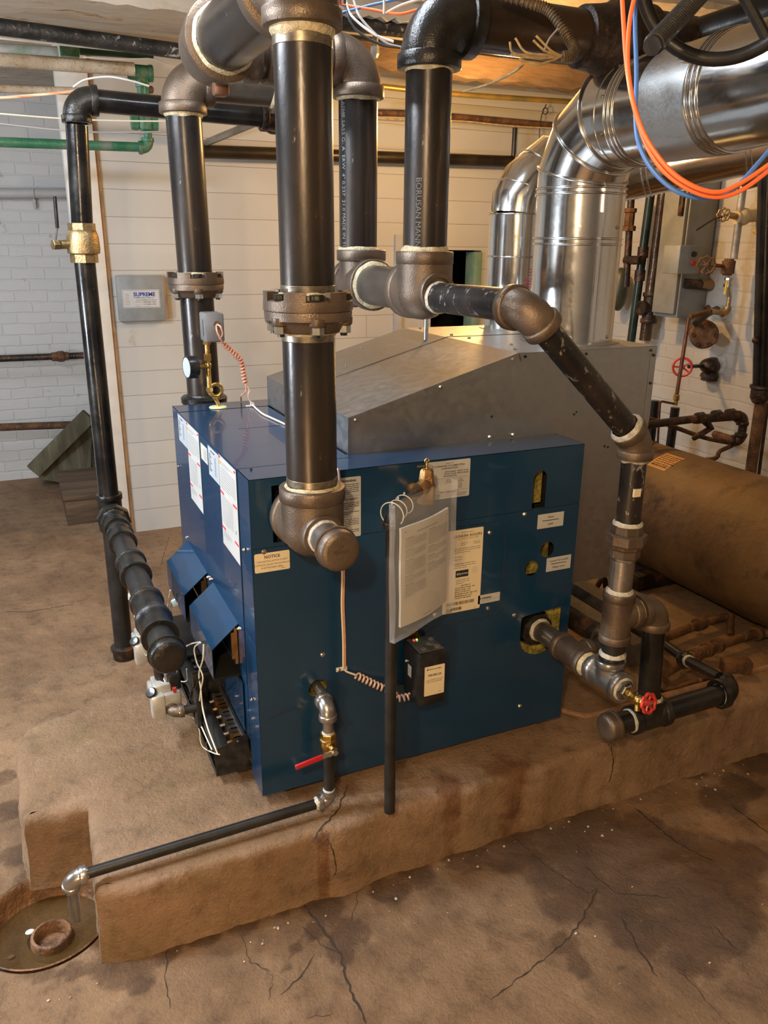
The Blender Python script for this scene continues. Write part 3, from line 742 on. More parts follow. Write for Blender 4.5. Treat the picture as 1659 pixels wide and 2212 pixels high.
# yellow insulation boards behind the openings
for x0, x1, z0, z1 in ((.79, .86, .95, 1.075), (.785, .90, .73, .85)):
    MB().box((x0, .040, z0), (x1, .058, z1)).build('insulation', YINS, boiler)
fr = plate(rect(.775, .46, .955, .645), [circ(.862, .556, .058)], (0, .028, 0), X, Z, -.02); fr.build('insulation', YINS, boiler)
MB().rev((.442, .004, .612), Y, [(0, .030), (.02, .030), (.02, .001)], 24, cap=False).build('insulation', YINS, boiler)
MB().rev((.162, .004, .528), Y, [(0, .0262), (.0, .0255), (.035, .0255), (.035, .001)], 24, cap=False).build('insulation', YINS, boiler)
MB().sph((.205, .06, TZ+.002), .012, 12, (1.5, 1, .6)).build('insulation', YINS, boiler)
MB().rev((.862, .055, .556), -Y, [(0, .052), (.045, .052), (.047, .048), (.047, .034)], 8, rot=.3).build('boiler_tapping', IRON_DK, boiler, 25)
# octagonal access cover
oc = [(.470, .66), (.490, .641), (.697, .641), (.7215, .668), (.7215, .893), (.692, .925), (.492, .925), (.470, .90)]
plate(oc, [], (0, 0, 0), X, Z, .0018).build('access_cover', BLUE, boiler, 20)
b = MB()
for i in range(len(oc)):
    a, c = oc[i], oc[(i+1) % 8]; b.tube([(a[0], -.002, a[1]), (c[0], -.002, c[1])], .0009, 6)
b.build('cover_edge', INK, boiler)
for px, py in ((570,1192),(697,1414),(1053,1287+26),(1057,1150),(938,1327),(1133,1111),(1110,1329),(1123,1525)):
    p = at(px, py, 'y', 0)
    screw(boiler, (p.x, -.0018 if .48 < p.x < .72 and p.z > .645 else 0, p.z), -Y, .0052)
for y, z in ((.862,.685),(.535,.665),(.500,.672),(.165,.66),(.06,.925),(.06,.50),(.93,.92)):
    screw(boiler, (-.0025, y, z), -X, .0045)
screw(boiler, (.03, .087, TZ), Z, .003, INK)
# roll-out shield boxes
for (ya, yb) in ((.17, .472), (.553, .862)):
    sh = MB(); t = .0015
    sh.add([(0,ya,.675),(0,yb,.675),(-.078,yb,.608),(-.078,ya,.608),(0,ya,.673),(0,yb,.673),(-.0765,yb,.6065),(-.0765,ya,.6065)], [(0,3,2,1),(4,5,6,7),(0,4,7,3),(1,2,6,5)])
    sh.box((-.078, ya, .519), (-.0765, yb, .608))
    sh.add([(0,yb,.675),(-.078,yb,.608),(-.078,yb,.519),(0,yb,.519)], [(0,1,2,3)])
    so = sh.build('rollout_shield', BLUE2, boiler, 20)
    il = MB(); il.box((-.075, ya+.004, .512), (-.004, yb-.004, .517)); il.box((-.075, ya+.25, .519), (-.006, ya+.252, .60))
    il.add([(-.002,ya+.003,.671),(-.002,yb-.003,.671),(-.0745,yb-.003,.606),(-.0745,ya+.003,.606)], [(0,1,2,3)])
    il.build('shield_shade', DARK, so)  # near-black sheets painting the shade inside the open box
    sw = MB(); sw.box((-.012, ya+.012, .545), (-.004, ya+.03, .655)); sw.box((-.02, ya+.016, .56), (-.012, ya+.026, .64)); sw.build('spill_switch', BRONZE, so)
# burner tray, manifold and burner ends
tr = MB(); tr.add([(-.094,.132,.236),(0,.132,.236),(0,.132,.352),(-.094,.132,.322),(-.094,.134,.236),(0,.134,.236),(0,.134,.352),(-.094,.134,.322)], [(0,1,2,3),(4,7,6,5),(0,3,7,4),(3,2,6,7),(0,4,5,1)])
tr.box((-.094, .134, .236), (0, .87, .239)); tr.box((-.094, .134, .236), (-.092, .87, .252)); tr.box((-.094, .868, .236), (0, .87, .35))
to = tr.build('burner_tray', BLACKM, boiler, 20)
MB().rev((-.030, .1315, .335), -Y, [(0, .0035), (.002, .003)], 12).build('rivet', CHROME, to)
MB().cyl((-.068, .137, .300), (-.068, .865, .300), .023, 24).build('gas_manifold', MATBLACK, boiler)
for i in range(15):
    y = .165+i*.046
    b = MB(); b.rev((-.052, y, .312), (1,0,.12), [(0, .0065), (.02, .0065), (.02, .010), (.045, .012)], 12); b.box((-.040, y-.012, .300), (-.012, y-.009, .334)); b.box((-.040, y+.009, .300), (-.012, y+.012, .334)); b.box((-.034, y-.012, .332), (-.010, y+.012, .334))
    b.build('burner', STEEL if i % 4 else BRONZE, boiler, 30)
MB().box((-.014, .14, .30), (-.006, .86, .345)).build('burner_shelf', GALV, boiler)
MB().box((-.090, .425, .30), (-.004, .45, .40), .002).build('bracket', BLACKM, boiler)
MB().box((-.088, .55, .395), (-.004, .86, .40)).build('bracket', BLACKM, boiler)

# ---- labels on the boiler
def label_part(name, page, w, h, m, r=.003, lab=None):
    pts = [page.P(x, y, 0) for x, y in rect(0, 0, w, h, r)]
    o = MB().prism(pts, page.n*.0004).build(name, m, boiler)
    if lab: plabel(o, lab)
    return o
YS = -.0001
K = ('printing', INK); KG = ('printing', INKG)
# NOTICE
pg = Page((.006, YS, .9325), X, -Z, -Y); o = label_part('notice_label', pg, .089, .050, CREAML, .004, 'cream notice label')
pg.text(.0445, .0145, 'NOTICE', .0110, K, .0002, 'CENTER'); pg.text(.0445, .0240, 'THIS INSTALLATION IS NOT', .0062, K, 0, 'CENTER'); pg.text(.0445, .0325, 'COMPLETE UNLESS THE NAMEPLATE', .0055, K, 0, 'CENTER'); pg.text(.0445, .0410, 'IS ATTACHED HERE.', .0062, K, 0, 'CENTER'); pg.lines(.066, .044, .084, 1, .003, K)
pg.flush(o)
# safety label partly behind the riser
pg = Page((.207, YS, 1.100), X, -Z, -Y); o = label_part('safety_label', pg, .078, .158, WHITEL, .003, 'tall white safety label')
pg.text(.046, .012, 'WARNING', .008, K, .0003, 'CENTER'); pg.lines(.006, .018, .073, 6, .0048, K, .35, 1); pg.rect(.003, .049, .075, .0495, K)
pg.text(.039, .060, 'FOR YOUR SAFETY', .0075, K, .0002, 'CENTER'); pg.lines(.006, .066, .073, 4, .0048, K, .35, 2); pg.lines(.006, .090, .073, 2, .0048, K, .35, 3); pg.rect(.003, .1035, .075, .104, K); pg.lines(.006, .109, .073, 5, .0048, K, .35, 4); pg.lines(.006, .138, .073, 3, .0048, K, .35, 5)
pg.flush(o)
# clearances label
pg = Page((.466, YS, 1.115), X, -Z, -Y); o = label_part('clearance_label', pg, .132, .103, WHITEL, .004, 'white clearance label')
pg.text(.07, .009, 'MINIMUM', .005, K, 0, 'CENTER'); pg.text(.07, .016, 'CLEARANCES TO COMBUSTIBLE', .0062, K, .0001, 'CENTER'); pg.text(.07, .023, 'CONSTRUCTION', .0062, K, .0001, 'CENTER')
for xx, tt in ((.072, ['INPUTS 400,000', 'BTU/HR OR LESS', '(SINGLE MODULE)']), (.110, ['INPUTS TO 400', '000 BTU SINGLE'])):
    for i, s_ in enumerate(tt): pg.text(xx, .032+i*.0058, s_, .0048, K, .0001, 'CENTER')
pg.rect(.004, .0475, .127, .0480, K)
for xx, tt in ((.068, ['50 IN.', 'ALCOVE']), (.104, ['50 IN.', 'ALCOVE', '6 IN.', '26 IN.', '36 IN.'])):
    for i, s_ in enumerate(tt): pg.text(xx, .055+i*.0055, s_, .0048, K, .0001, 'CENTER')
pg.rect(.004, .0815, .127, .0820, K); pg.text(.070, .088, 'FOR YOUR SAFETY', .0062, K, .0003, 'CENTER'); pg.text(.068, .0935, 'DO NOT STORE OR USE GASOLINE OR OTHER FLAMMABLE', .0042, K, 0, 'CENTER'); pg.text(.068, .0985, 'VAPORS OR LIQUIDS IN THE VICINITY OF THIS OR ANY', .0042, K, 0, 'CENTER')
pg.flush(o)
# maker's plate
pg = Page((.528, YS-.0019, .918), X, -Z, -Y); o = label_part('rating_plate', pg, .120, .244, CREAML, .004, 'tall cream rating plate')
pg.text(.070, .010, 'MANUFACTURED BY', .0042, K, 0, 'CENTER'); pg.text(.072, .022, 'DUNKIRK BOILERS', .0105, K, .0001, 'CENTER'); pg.text(.072, .028, '2201 DWYER AVE, UTICA, NY 13501', .0040, K, 0, 'CENTER')
pg.text(.050, .041, 'MODEL NO.', .0042, K); pg.text(.090, .041, 'SERIAL NO.', .0042, K); pg.text(.050, .046, 'PSB-10D', .0042, K); pg.text(.090, .046, '2135807300', .0042, K)
pg.lines(.03, .054, .115, 3, .0055, KG, .3, 7); pg.lines(.03, .078, .075, 1, .005, KG, .3, 8); pg.lines(.03, .086, .075, 1, .005, KG, .3, 9); pg.lines(.03, .098, .100, 3, .006, KG, .3, 10)
pg.rect(.038, .119, .078, .139, K); pg.text(.041, .132, 'ETL', .008, ('printing', WHITEL), .0004, h=.001); pg.text(.053, .131, 'CERTIFIED', .0050, ('printing', WHITEL), .0002, h=.001)
for k in range(36):
    a = 2*PI*k/36; a2 = 2*PI*(k+1)/36
    for R in (.0095, .006): pg.mb(KG).quad(pg.P(.098+R*math.cos(a), .124+R*math.sin(a)), pg.P(.098+R*math.cos(a2), .124+R*math.sin(a2)), pg.P(.098+(R-.0006)*math.cos(a2), .124+(R-.0006)*math.sin(a2)), pg.P(.098+(R-.0006)*math.cos(a), .124+(R-.0006)*math.sin(a)))
pg.text(.098, .1265, 'R', .006, KG, .0001, 'CENTER'); pg.lines(.04, .146, .082, 3, .0055, KG, .3, 12)
for i, s_ in enumerate(['CERTIFIED BY', 'ECR INTERNATIONAL, INC.', 'MAWP STEAM  15 PSI', 'MAWP WATER 30 PSI', 'MAXIMUM WATER TEMP. 250 F', 'MINIMUM RELIEF VALVE', 'CAPACITY 400 LBS/HR.']): pg.text(.038 if i else .055, .167+i*.0062, s_, .0052, K, .0001)
rn = random.Random(4)
for (x0, x1, y0, y1) in ((.010, .100, .212, .222), (.010, .060, .229, .238)):
    x = x0
    while x < x1: wv = rn.choice([.0006, .0011, .0016]); pg.rect(x, y0, x+wv, y1, K); x += wv+rn.choice([.0007, .0012])
pg.lines(.010, .2245, .045, 1, .003, K); pg.lines(.010, .240, .045, 1, .003, K); pg.lines(.1, .238, .115, 1, .003, K)
pg.flush(o)
# small warning
pg = Page((.6415, YS-.0019, .712), X, -Z, -Y); o = label_part('warning_label', pg, .072, .027, WHITEL, .002, 'small white warning label')
pg.mb(K).quad(pg.P(.003,.013), pg.P(.010,.013), pg.P(.0065,.006)); pg.text(.012, .0125, 'WARNING!', .0062, K, .0003); pg.lines(.012, .0155, .066, 2, .004, KG, .3, 3); pg.lines(.055, .004, .068, 1, .003, KG)
pg.flush(o)
for (x0, z0, w_, tt) in ((.826, .927, .089, ('Water', 'Level')), (.868, .789, .086, ('Lowest Permissible', 'Water Level'))):
    pg = Page((x0, YS, z0), X, -Z, -Y); o = label_part('water_level_label', pg, w_, .043, WHITEL, .001, 'white '+' '.join(tt).lower()+' label')
    pg.text(w_/2, .0135, tt[0], .0085, K, .0001, 'CENTER'); pg.rect(.016, .0195, w_-.016, .0215, K); pg.text(w_/2, .034, tt[1], .0085, K, .0001, 'CENTER'); pg.flush(o)
# labels on the front doors
XS = -.0022
for k, (ya, zt, yb, zb, kind) in enumerate([(.872, 1.115, .733, 1.026, 'g'), (.729, 1.116, .548, .866, 'w'), (.524, 1.095, .437, 1.047, 's'), (.424, 1.110, .296, 1.025, 'g'), (.292, 1.115, .110, .863, 'w')]):
    pg = Page((XS, ya, zt), -Y, -Z, -X); w_ = ya-yb; h_ = zt-zb
    if kind == 'g':
        o = label_part('wiring_label', pg, w_, h_, GREYL, .001, 'grey wiring label')
        pg.text(.03, .012, 'WIRING DIAGRAM', .006, K, .0002); 
        for i in range(9): pg.lines(.008, .02+i*.006, .05+.02*math.sin(i*2), 1, .006, K, .45, i); pg.lines(.075, .02+i*.006, .11, 1, .006, K, .3, i+20)
    elif kind == 'w':
        o = label_part('instruction_label', pg, w_, h_, WHITEL, .001, 'long white instruction label with red marks')
        for x0, y0 in ((.0, .002), (w_-.022, .004), (.0, .098), (w_-.045, .098), (.0, .198), (w_-.045, .198)):
            pg.rect(x0, y0, x0+(.018 if y0 < .01 else .04), y0+.006, ('printing', REDP))
        pg.rect(.004, .014, .022, .024, ('printing', ORANGEP))
        pg.lines(.012, .030, w_-.01, 9, .0068, KG, .28, k); pg.lines(.03, .014, w_-.03, 2, .006, KG, .3, k); pg.lines(.012, .108, w_-.05, 12, .0068, KG, .28, k+5); pg.lines(.012, .208, w_-.08, 3, .0068, KG, .28, k+9)
        pg.rect(w_-.028, .166, w_-.024, .176, K)
    else:
        o = label_part('energy_label', pg, w_, h_, WHITEL, .001, 'small pale energy label')
        pg.rect(.006, .006, .03, .04, ('printing', YINK)); pg.lines(.036, .01, .08, 6, .006, KG, .3, 2)
    pg.flush(o)

# ------------------------------------------------------------------ draft hood
hood = thing('draft_hood', 'large grey galvanised sheet-metal draft hood sloping over the back of the boiler', 'draft hood', (.8, .5, 1.12))
HX0, HX1, HR, H0, H1, HY0, HY1, HYM = .306, 1.315, .82, 1.2165, 1.361, .137, .880, .560
def hoodside(y):
    return [(HX0, y, TZ), (HX0, y, H0), (HR, y, H1), (HX1, y, H1), (HX1, y, .62), (LX+.005, y, .62), (LX+.005, y, TZ)]
for y in (HY0, HY1):
    MB().prism(hoodside(y), (0, .0012, 0)).build('side_panel', GALV, hood, 20)
MB().box((HX0, HY0+.0013, TZ), (HX0+.0012, HY1, H0)).build('end_panel', GALV, hood)
for (ya, yb) in ((HY0, HYM-.003), (HYM+.003, HY1)):
    sl = V((HR-HX0, 0, H1-H0)); nn = V((-sl.z, 0, sl.x)).normalized()*.0015
    MB().prism([(HX0, ya, H0), (HR, ya, H1), (HR, yb, H1), (HX0, yb, H0)], nn).build('sloped_top', GALV, hood, 20)
    MB().box((HR, ya, H1), (HX1, yb, H1+.0015)).build('flat_top', GALV, hood)
MB().box((HX0+.01, HYM-.003, H0-.004), (HX1, HYM+.003, H0-.002)).build('seam', DARK, hood)
b = MB(); b.tube([(HX0, HYM, H0+.001), (HR, HYM, H1+.001), (HX1, HYM, H1+.001)], .0028, 8); b.build('seam', mat('dark_seam', (.12, .10, .08), rough=.5, metal=.5), hood)
MB().box((HX1-.0012, HY0, .62), (HX1, HY1, H1)).build('rear_panel', GALV, hood)
# folded flanges over the near edge
nsl = V((-(H1-H0), 0, HR-HX0)).normalized()
MB().prism([(HX0, HY0-.001, H0), (HR, HY0-.001, H1), (HR, HY0-.001, H1-.020), (HX0, HY0-.001, H0-.020)], (0, -.001, 0)).build('edge_flange', GALV, hood)
MB().prism([(HR, HY0-.002, H1), (HX1, HY0-.002, H1), (HX1, HY0-.002, H1-.021), (HR+.008, HY0-.002, H1-.021)], (0, -.001, 0)).build('edge_flange', GALV, hood)
MB().box((HX1-.022, HY0-.002, .66), (HX1, HY0-.001, H1-.022)).build('edge_flange', GALV, hood)
for (x, dz) in ((.328, -.012), (.575, -.010), (.80, -.010)):
    z = H0+(x-HX0)/(HR-HX0)*(H1-H0)+dz; screw(hood, (x, HY0-.002, z), -Y, .0048)
for (x, z) in ((1.05, 1.350), (1.29, 1.350), (1.303, 1.335), (1.303, 1.25), (1.303, 1.12), (.84, 1.352)):
    screw(hood, (x, HY0-.003, z), -Y, .0032, INK)
for px, py in ((1057, 948), (1107, 943)): p = at(px, py, 'y', HY0); screw(hood, (p.x, HY0-.001, TZ+.010 if p.z < TZ+.01 else p.z), -Y, .005)
MB().box((.66, HY0-.002, TZ), (.74, HY0-.001, TZ+.022)).build('edge_flange', GALV, hood)
for (x, y) in ((.50, .64), (.38, .70), (.62, .80)):
    z = H0+(x-HX0)/(HR-HX0)*(H1-H0)+.0015; screw(hood, (x, y, z), nsl, .0028)
for (x, y) in ((.86, .60), (.87, .50), (.90, .30), (.86, .83), (.85, .20)): screw(hood, (x, y, H1+.0015), Z, .0048)

# black marks and scratches
for (px, py, s) in ((1062,900,.004),(1240,895,.004),(1245,890,.003),(1306,964,.004),(1313,966,.004)):
    p = at(px, py, 'y', HY0); MB().rev((p.x, HY0-.0002, p.z), -Y, [(0, s), (.0004, s)], 10).build('punched_hole', INK, hood)
# ------------------------------------------------------------------ new steam piping
R4, R25, R2, R1, R34 = .0572, .0365, .0302, .0167, .0133
HDY, HZ = .62, 2.135     # overhead header
# near riser: tee on the boiler side, flange union, elbow overhead
nr = thing('steam_riser', 'nearest vertical black steam pipe with flange, rising from the dark blue boiler side', 'steam pipe', (.12, -.11, 1.02))
tc = V((.12, -.108, 1.025))
tee('tee', nr, tc, [(Z, R4, .098), (Y, R4, .098), (-Y, R25, .078)], IRON, 1.22)
pipe(nr, tc+Y*.09, (.12, .09, 1.025), R4)
FZ = 1.512
pipe(nr, (.12, -.108, 1.11), (.119, -.108, FZ-.03), R4); pipe(nr, (.119, -.108, FZ+.02), (.117, -.112, 2.05), R4)
dope(nr, (.12, -.108, 1.122), Z, R4); threads(nr, (.12, -.108, 1.130), Z, R4, 5)
flange_union(nr, (.119, -.108, FZ), R4); dope(nr, (.119, -.108, FZ-.045), -Z, R4, w=.004); threads(nr, (.119, -.108, FZ-.047), -Z, R4, 5); dope(nr, (.119, -.108, FZ+.033), Z, R4, w=.004); threads(nr, (.119, -.108, FZ+.036), Z, R4, 5)
threads(nr, (.117, -.112, 2.022), -Z, R4, 6); dope(nr, (.117, -.112, 2.032), -Z, R4, w=.012)
R6 = .076
ec = V((.117, -.112, HZ))
elbow('elbow', nr, ec, -Z, Y, R4*1.02, r2=R6)
pipe(nr, ec+Y*.11, (.117, HDY-.13, HZ), R6); dope(nr, ec+Y*.128, Y, R6); 
# reducing nipple and cap on the tee
pipe(nr, tc-Y*.06, tc-Y*.155, R25, STEEL, 'nipple', 'bright steel nipple'); dope(nr, tc-Y*.080, -Y, R25, DOPEW)
c_ = cap(nr, tc-Y*.145, -Y, R25, IRON); 
vs, fs = textmesh('CHINA', .0115, .0003, 'CENTER'); pgc = Page(tc-Y*.1862+Z*.002, X, -Z, -Y)
pgc.text(.0, .004, 'CHINA', .0115, ('lettering', IRON), .0004, 'CENTER', h=.0004); pgc.text(0, -.009, 'A', .012, ('lettering', IRON), 0, 'CENTER', h=.0004); pgc.text(0, .018, '2', .012, ('lettering', IRON), 0, 'CENTER', h=.0004)
pgc.flush(c_)
# header: big elbow, run to the far drop
hd = thing('steam_header', 'brown cast-iron header fittings overhead, behind the top of the nearest riser', 'steam pipe', (.3, HDY, HZ))
tee('tee', hd, (.117, HDY, HZ), [(-Y, R6, .135), (X, R4, .12)], IRON, 1.16)
dope(hd, (.117, HDY-.135, HZ), -Y, R6, w=.012)
MB().box((.10, HDY-.07, HZ-.12), (.14, HDY-.03, HZ-.08), .008).build('lug', mat('brown_lug', (.18,.09,.055), rough=.45, metal=.5), hd)
pipe(hd, (.22, HDY, HZ), (.47, HDY, HZ), R4, BROWNPIPE); FX = .535
tee('tee', hd, (.345, HDY, HZ), [(-X, R4, .09), (X, R4, .09), (Y, R4, .09)], IRON, 1.16)
elbow('elbow', hd, (FX, HDY, HZ+.01), -X, -Z, R4)
dope(hd, (FX, HDY, HZ+.01-ce(R4)), -Z, R4, w=.008)
# left riser
lr = thing('steam_riser', 'black steam pipe with flange behind the left rear corner of the boiler', 'steam pipe', (.12, 1.09, 1.02))
LY = 1.09
elbow('elbow', lr, (.132, LY, 1.02), Z, -Y, R4)
MB().rev((.132, LY, 1.105), Z, [(0, R4), (0, R4*1.4), (.018, R4*1.42), (.024, R4*1.3), (.026, R4)], 40).build('collar', IRON_DK, lr)
pipe(lr, (.132, LY, 1.12), (.128, LY, 1.475), R4); pipe(lr, (.128, LY, 1.52), (.122, LY, 2.05), R4)
flange_union(lr, (.128, LY, 1.512), R4); dope(lr, (.128, LY, 1.545), Z, R4, w=.006); dope(lr, (.132, LY, 1.13), Z, R4, IRON_DK, w=.006)
elbow('elbow', lr, (.122, LY, 2.135), -Z, X, R4); dope(lr, (.122, LY, 2.135-ce(R4)), -Z, R4, w=.010)
pipe(lr, (.20, LY, 2.135), (.45, LY, 2.135), R4, BROWNPIPE); dope(lr, (.418, LY, 2.135), -X, R4, w=.008)
elbow('elbow', lr, (.345+.17, LY, 2.135), -X, -Y, R4); pipe(lr, (.515, LY-.08, 2.135), (.515, HDY+.12, 2.135), R4, BROWNPIPE)
# far drop with lettering
dp = thing('steam_drop', 'black vertical steam pipe with white stencilled lettering, just right of the nearest riser', 'steam pipe', (FX, HDY, 1.6))
EZ = 1.530
pipe(dp, (FX, HDY, EZ+.07), (FX, HDY, 2.06), R4); dope(dp, (FX, HDY, EZ+.100), Z, R4, w=.008)
tee('tee', dp, (FX+.01, HDY, EZ), [(Z, R4, .1), (-Y, R4, .1), (Y, R4, .08)], IRON, 1.16)
ang = math.atan2(CAM.y-HDY, CAM.x-FX)
fillet_text(dp, 'ASME SA53 G- A  ERW  4" 0.237  21.0 MADE IN TURKEY', .0185, FX, HDY, R4, 2.035, ang-.95, mat('white_stencil', (.33,.33,.32), rough=.5), thick=-.0004)
# equalizer side drop
MX, MY = .545, .19
md = thing('steam_main_drop', 'black vertical steam pipe under the big shiny black elbow', 'steam pipe', (MX, MY, 1.6))
elbow_, *_ = elbow('elbow', md, (MX, MY, 2.165), -Z, X, R4*1.04, IRON_DK, k=1.12, r2=R4*1.1)
dope(md, (MX, MY, 2.060), -Z, R4, w=.014); pipe(md, (MX, MY, 1.59), (MX, MY, 2.08), R4, BLACKPIPE)
dope(md, (MX, MY, EZ+.101), Z, R4, w=.010)
tee('tee', md, (MX, MY, EZ), [(Z, R4, .1), (Y, R4, .09), (-Y, R25, .085)], IRON, 1.26)
ang = math.atan2(CAM.y-MY, CAM.x-MX)
fillet_text(md, 'BORUSAN MANNESMANN', .021, MX, MY, R4, 1.805, ang-.45, mat('grey_stencil', (.16,.17,.17), rough=.5), thick=-.0003)
cn = thing('header_pipe', 'short thick grey pipe joining the lettered drop to the round tee beside it', 'pipe', (MX, .4, EZ))
pipe(cn, (MX-.005, MY+.08, EZ), (MX-.005, HDY-.08, EZ), R4, BROWNPIPE); dope(cn, (MX, HDY-.1, EZ), -Y, R4, w=.012, k=1.25); dope(cn, (MX, MY+.092, EZ), Y, R4, w=.006)
# 2.5in run, elbow, slanted leg, equalizer
EX, EY = .880, -.300
eq = thing('equalizer_pipe', 'scratched black pipe slanting down from the round tee, then vertical beside the boiler corner', 'pipe', (EX, EY, .9))
pipe(eq, (MX, MY-.06, EZ-.012), (MX, -.235, EZ-.008), R25, SCRPIPE); dope(eq, (MX, MY-.087, EZ-.012), -Y, R25*1.02, DOPEW, w=.006)
sc = V((MX, EY, EZ-.012)); ac = V((EX, EY, 1.205)); sd = (ac-sc).normalized()
elbow('elbow', eq, sc, Y, sd, R25, r2=R2*1.1); dope(eq, sc+Y*ce(R25), Y, R25, w=.004)
pipe(eq, sc+sd*.05, ac-sd*.03, R2, SCRPIPE); dope(eq, ac-sd*.047, -sd, R2*1.08, DOPEW, w=.008, k=1.3); dope(eq, sc+sd*ce(R2*1.1), sd, R2, w=.004)
elbow('elbow', eq, ac, -sd, -Z, R2*1.06)
dope(eq, (EX, EY, 1.205-.75*ce(R2)), -Z, R2, DOPEW, w=.010)
pipe(eq, (EX, EY, 1.16), (EX+.002, EY, .98), R2, SCRPIPE)
MB().box((EX-.016, EY-R2-.001, 1.070), (EX+.004, EY-R2+.006, 1.090)).build('sticker', CREAML, eq)
union(eq, (EX+.002, EY, .948), Z, R2*.98, IRON, L=.085); dope(eq, (EX+.002, EY, .992), Z, R2*1.05, DOPEW, w=.006, k=1.2); dope(eq, (EX+.002, EY, .90), -Z, R2*1.0, CHROME, w=.006)
pipe(eq, (EX, EY, .93), (EX, EY, .79), R2, STEEL)
TZ1 = .738
tee('tee', eq, (EX, EY, TZ1), [(Z, R2, .068), (-Z, R2, .072), (X, R2, .060)], IRON, 1.2); dope(eq, (EX, EY, TZ1+.070), Z, R2, DOPEW, w=.008, k=1.2)
pipe(eq, (EX, EY, TZ1-.06), (EX, EY, .60), R2, MATBLACK)
dope(eq, (EX, EY, .628), Z, R2, DOPEW, w=.007, k=1.2)
# return from boiler
RX, RZ = .869, .556
rt = thing('return_pipe', 'iron return piping sticking out of the lower right hole of the boiler side with tees', 'pipe', (RX, -.15, RZ))
pipe(rt, (RX, .03, RZ), (RX, -.10, RZ), R2, STEEL); dope(rt, (RX, .006, RZ), -Y, R2, DOPEW, w=.006, k=1.25)
tee('tee', rt, (RX, -.155, RZ), [(Y, R2, .062), (-Y, R2, .062), (X, R2*.8, .058)], IRON, 1.18); dope(rt, (RX, -.218, RZ), -Y, R2, w=.010, k=1.22)
pipe(rt, (RX, -.20, RZ), (RX, -.25, RZ), R2, BROWNPIPE)
tee('tee', rt, (RX+.006, EY, RZ), [(Y, R2, .062), (Z, R2, .058), (-Y, R2, .062)], STEEL, 1.18)
dope(rt, (RX+.004, EY-.062, RZ), -Y, R2*.92, DOPEW, w=.004, k=1.2)
MB().rev((RX+.005, EY-.060, RZ), -Y, [(0, R2*.98), (.003, R2*.96), (.003, .012), (.008, .012)], 24).build('bushing', STEEL, rt); MB().hexp((RX+.005, EY-.062, RZ), (RX+.005, EY-.080, RZ), .0205).build('bushing', CHROME, rt, 25)
pipe(rt, (RX+.055, -.155, RZ), (RX+.115, -.155, RZ), R2*.8, BROWNPIPE); elbow('elbow', rt, (RX+.15, -.155, RZ+.005), -X, -Y*0+V((0,.95,-.1)), R2*1.05)
dope(rt, (RX+.118, -.155, RZ+.003), -X, R2*.9, w=.006); pipe(rt, (RX+.15, -.10, RZ), (RX+.15, .6, RZ-.06), R2, RUSTDK)
# drain cock with red wheel
dv = thing('drain_valve', 'small brass valve with a red handwheel at the front of the return tee', 'valve', (RX, -.42, RZ))
y0 = EY-.080
b = MB().cyl((RX+.005, y0, RZ), (RX+.005, y0-.030, RZ), .009, 16); b.hexp((RX+.005, y0-.002, RZ), (RX+.005, y0-.014, RZ), .0135); b.sph((RX+.006, y0-.034, RZ-.002), .0145, 16)
dd = V((.10, -.95, .22)).normalized()
p0 = V((RX+.006, y0-.034, RZ-.002)); b.cyl(p0, p0+dd*.030, .0075, 14); b.hexp(p0+dd*.010, p0+dd*.020, .0125); b.cyl(p0, p0+V((-.2, -.3, -1)).normalized()*.028, .008, 14); b.cyl(p0, p0+X*-.02, .008, 12)
b.build('valve_body', BRASS, dv)
hw = wheel(dv, p0+dd*.036, dd, .0235, .0042, REDPAINT, 6, wav=.07, hub=.34); MB().rev(p0+dd*.038, dd, [(0, .0045), (.006, .0045), (.0065, .003)], 12).build('wheel_nut', CHROME, dv)
# loop out of the equalizer to the low return line
OX = 1.003
lp = thing('return_loop', 'glossy black pipe loop from an elbow down to the capped run along the curb', 'pipe', (OX, EY, .5))
pipe(lp, (EX+.05, EY, TZ1), (OX-.03, EY, TZ1), R2, IRON, 'nipple'); dope(lp, (EX+.064, EY, TZ1), X, R2, DOPEW, w=.004); dope(lp, (OX-.058, EY, TZ1+.001), -X, R2, w=.004)
elbow('elbow', lp, (OX+.006, EY, TZ1), -X, -Z, R2*1.04)
pipe(lp, (OX+.008, EY, TZ1-.05), (OX+.024, EY, .45), R2, GLOSSBLACK)
LZ = .400
tee('tee', lp, (OX+.028, EY, LZ), [(Z, R2, .060), (-X, R2, .062), (X, R2, .062)], IRON_DK, 1.2); dope(lp, (OX+.026, EY, LZ+.060), Z, R2, w=.006, k=1.22)
dope(lp, (OX-.034, EY, LZ), -X, R2, DOPEW, w=.006, k=1.15)
pipe(lp, (OX-.03, EY, LZ), (.895, EY, LZ), R2, GLOSSBLACK); cap(lp, (.915, EY, LZ), -X, R2*1.02, IRON); dope(lp, (.915, EY, LZ), X, R2, STEEL, w=.004)
pipe(lp, (OX+.08, EY, LZ), (1.30, EY, LZ+.004), R2, GLOSSBLACK); dope(lp, (1.297, EY, LZ), -X, R2, DOPEW, w=.005, k=1.15)
elbow('elbow', lp, (1.352, EY, LZ+.006), -X, V((-.02, .94, .34)), R2*1.08, IRON_DK, r2=R1*1.2)
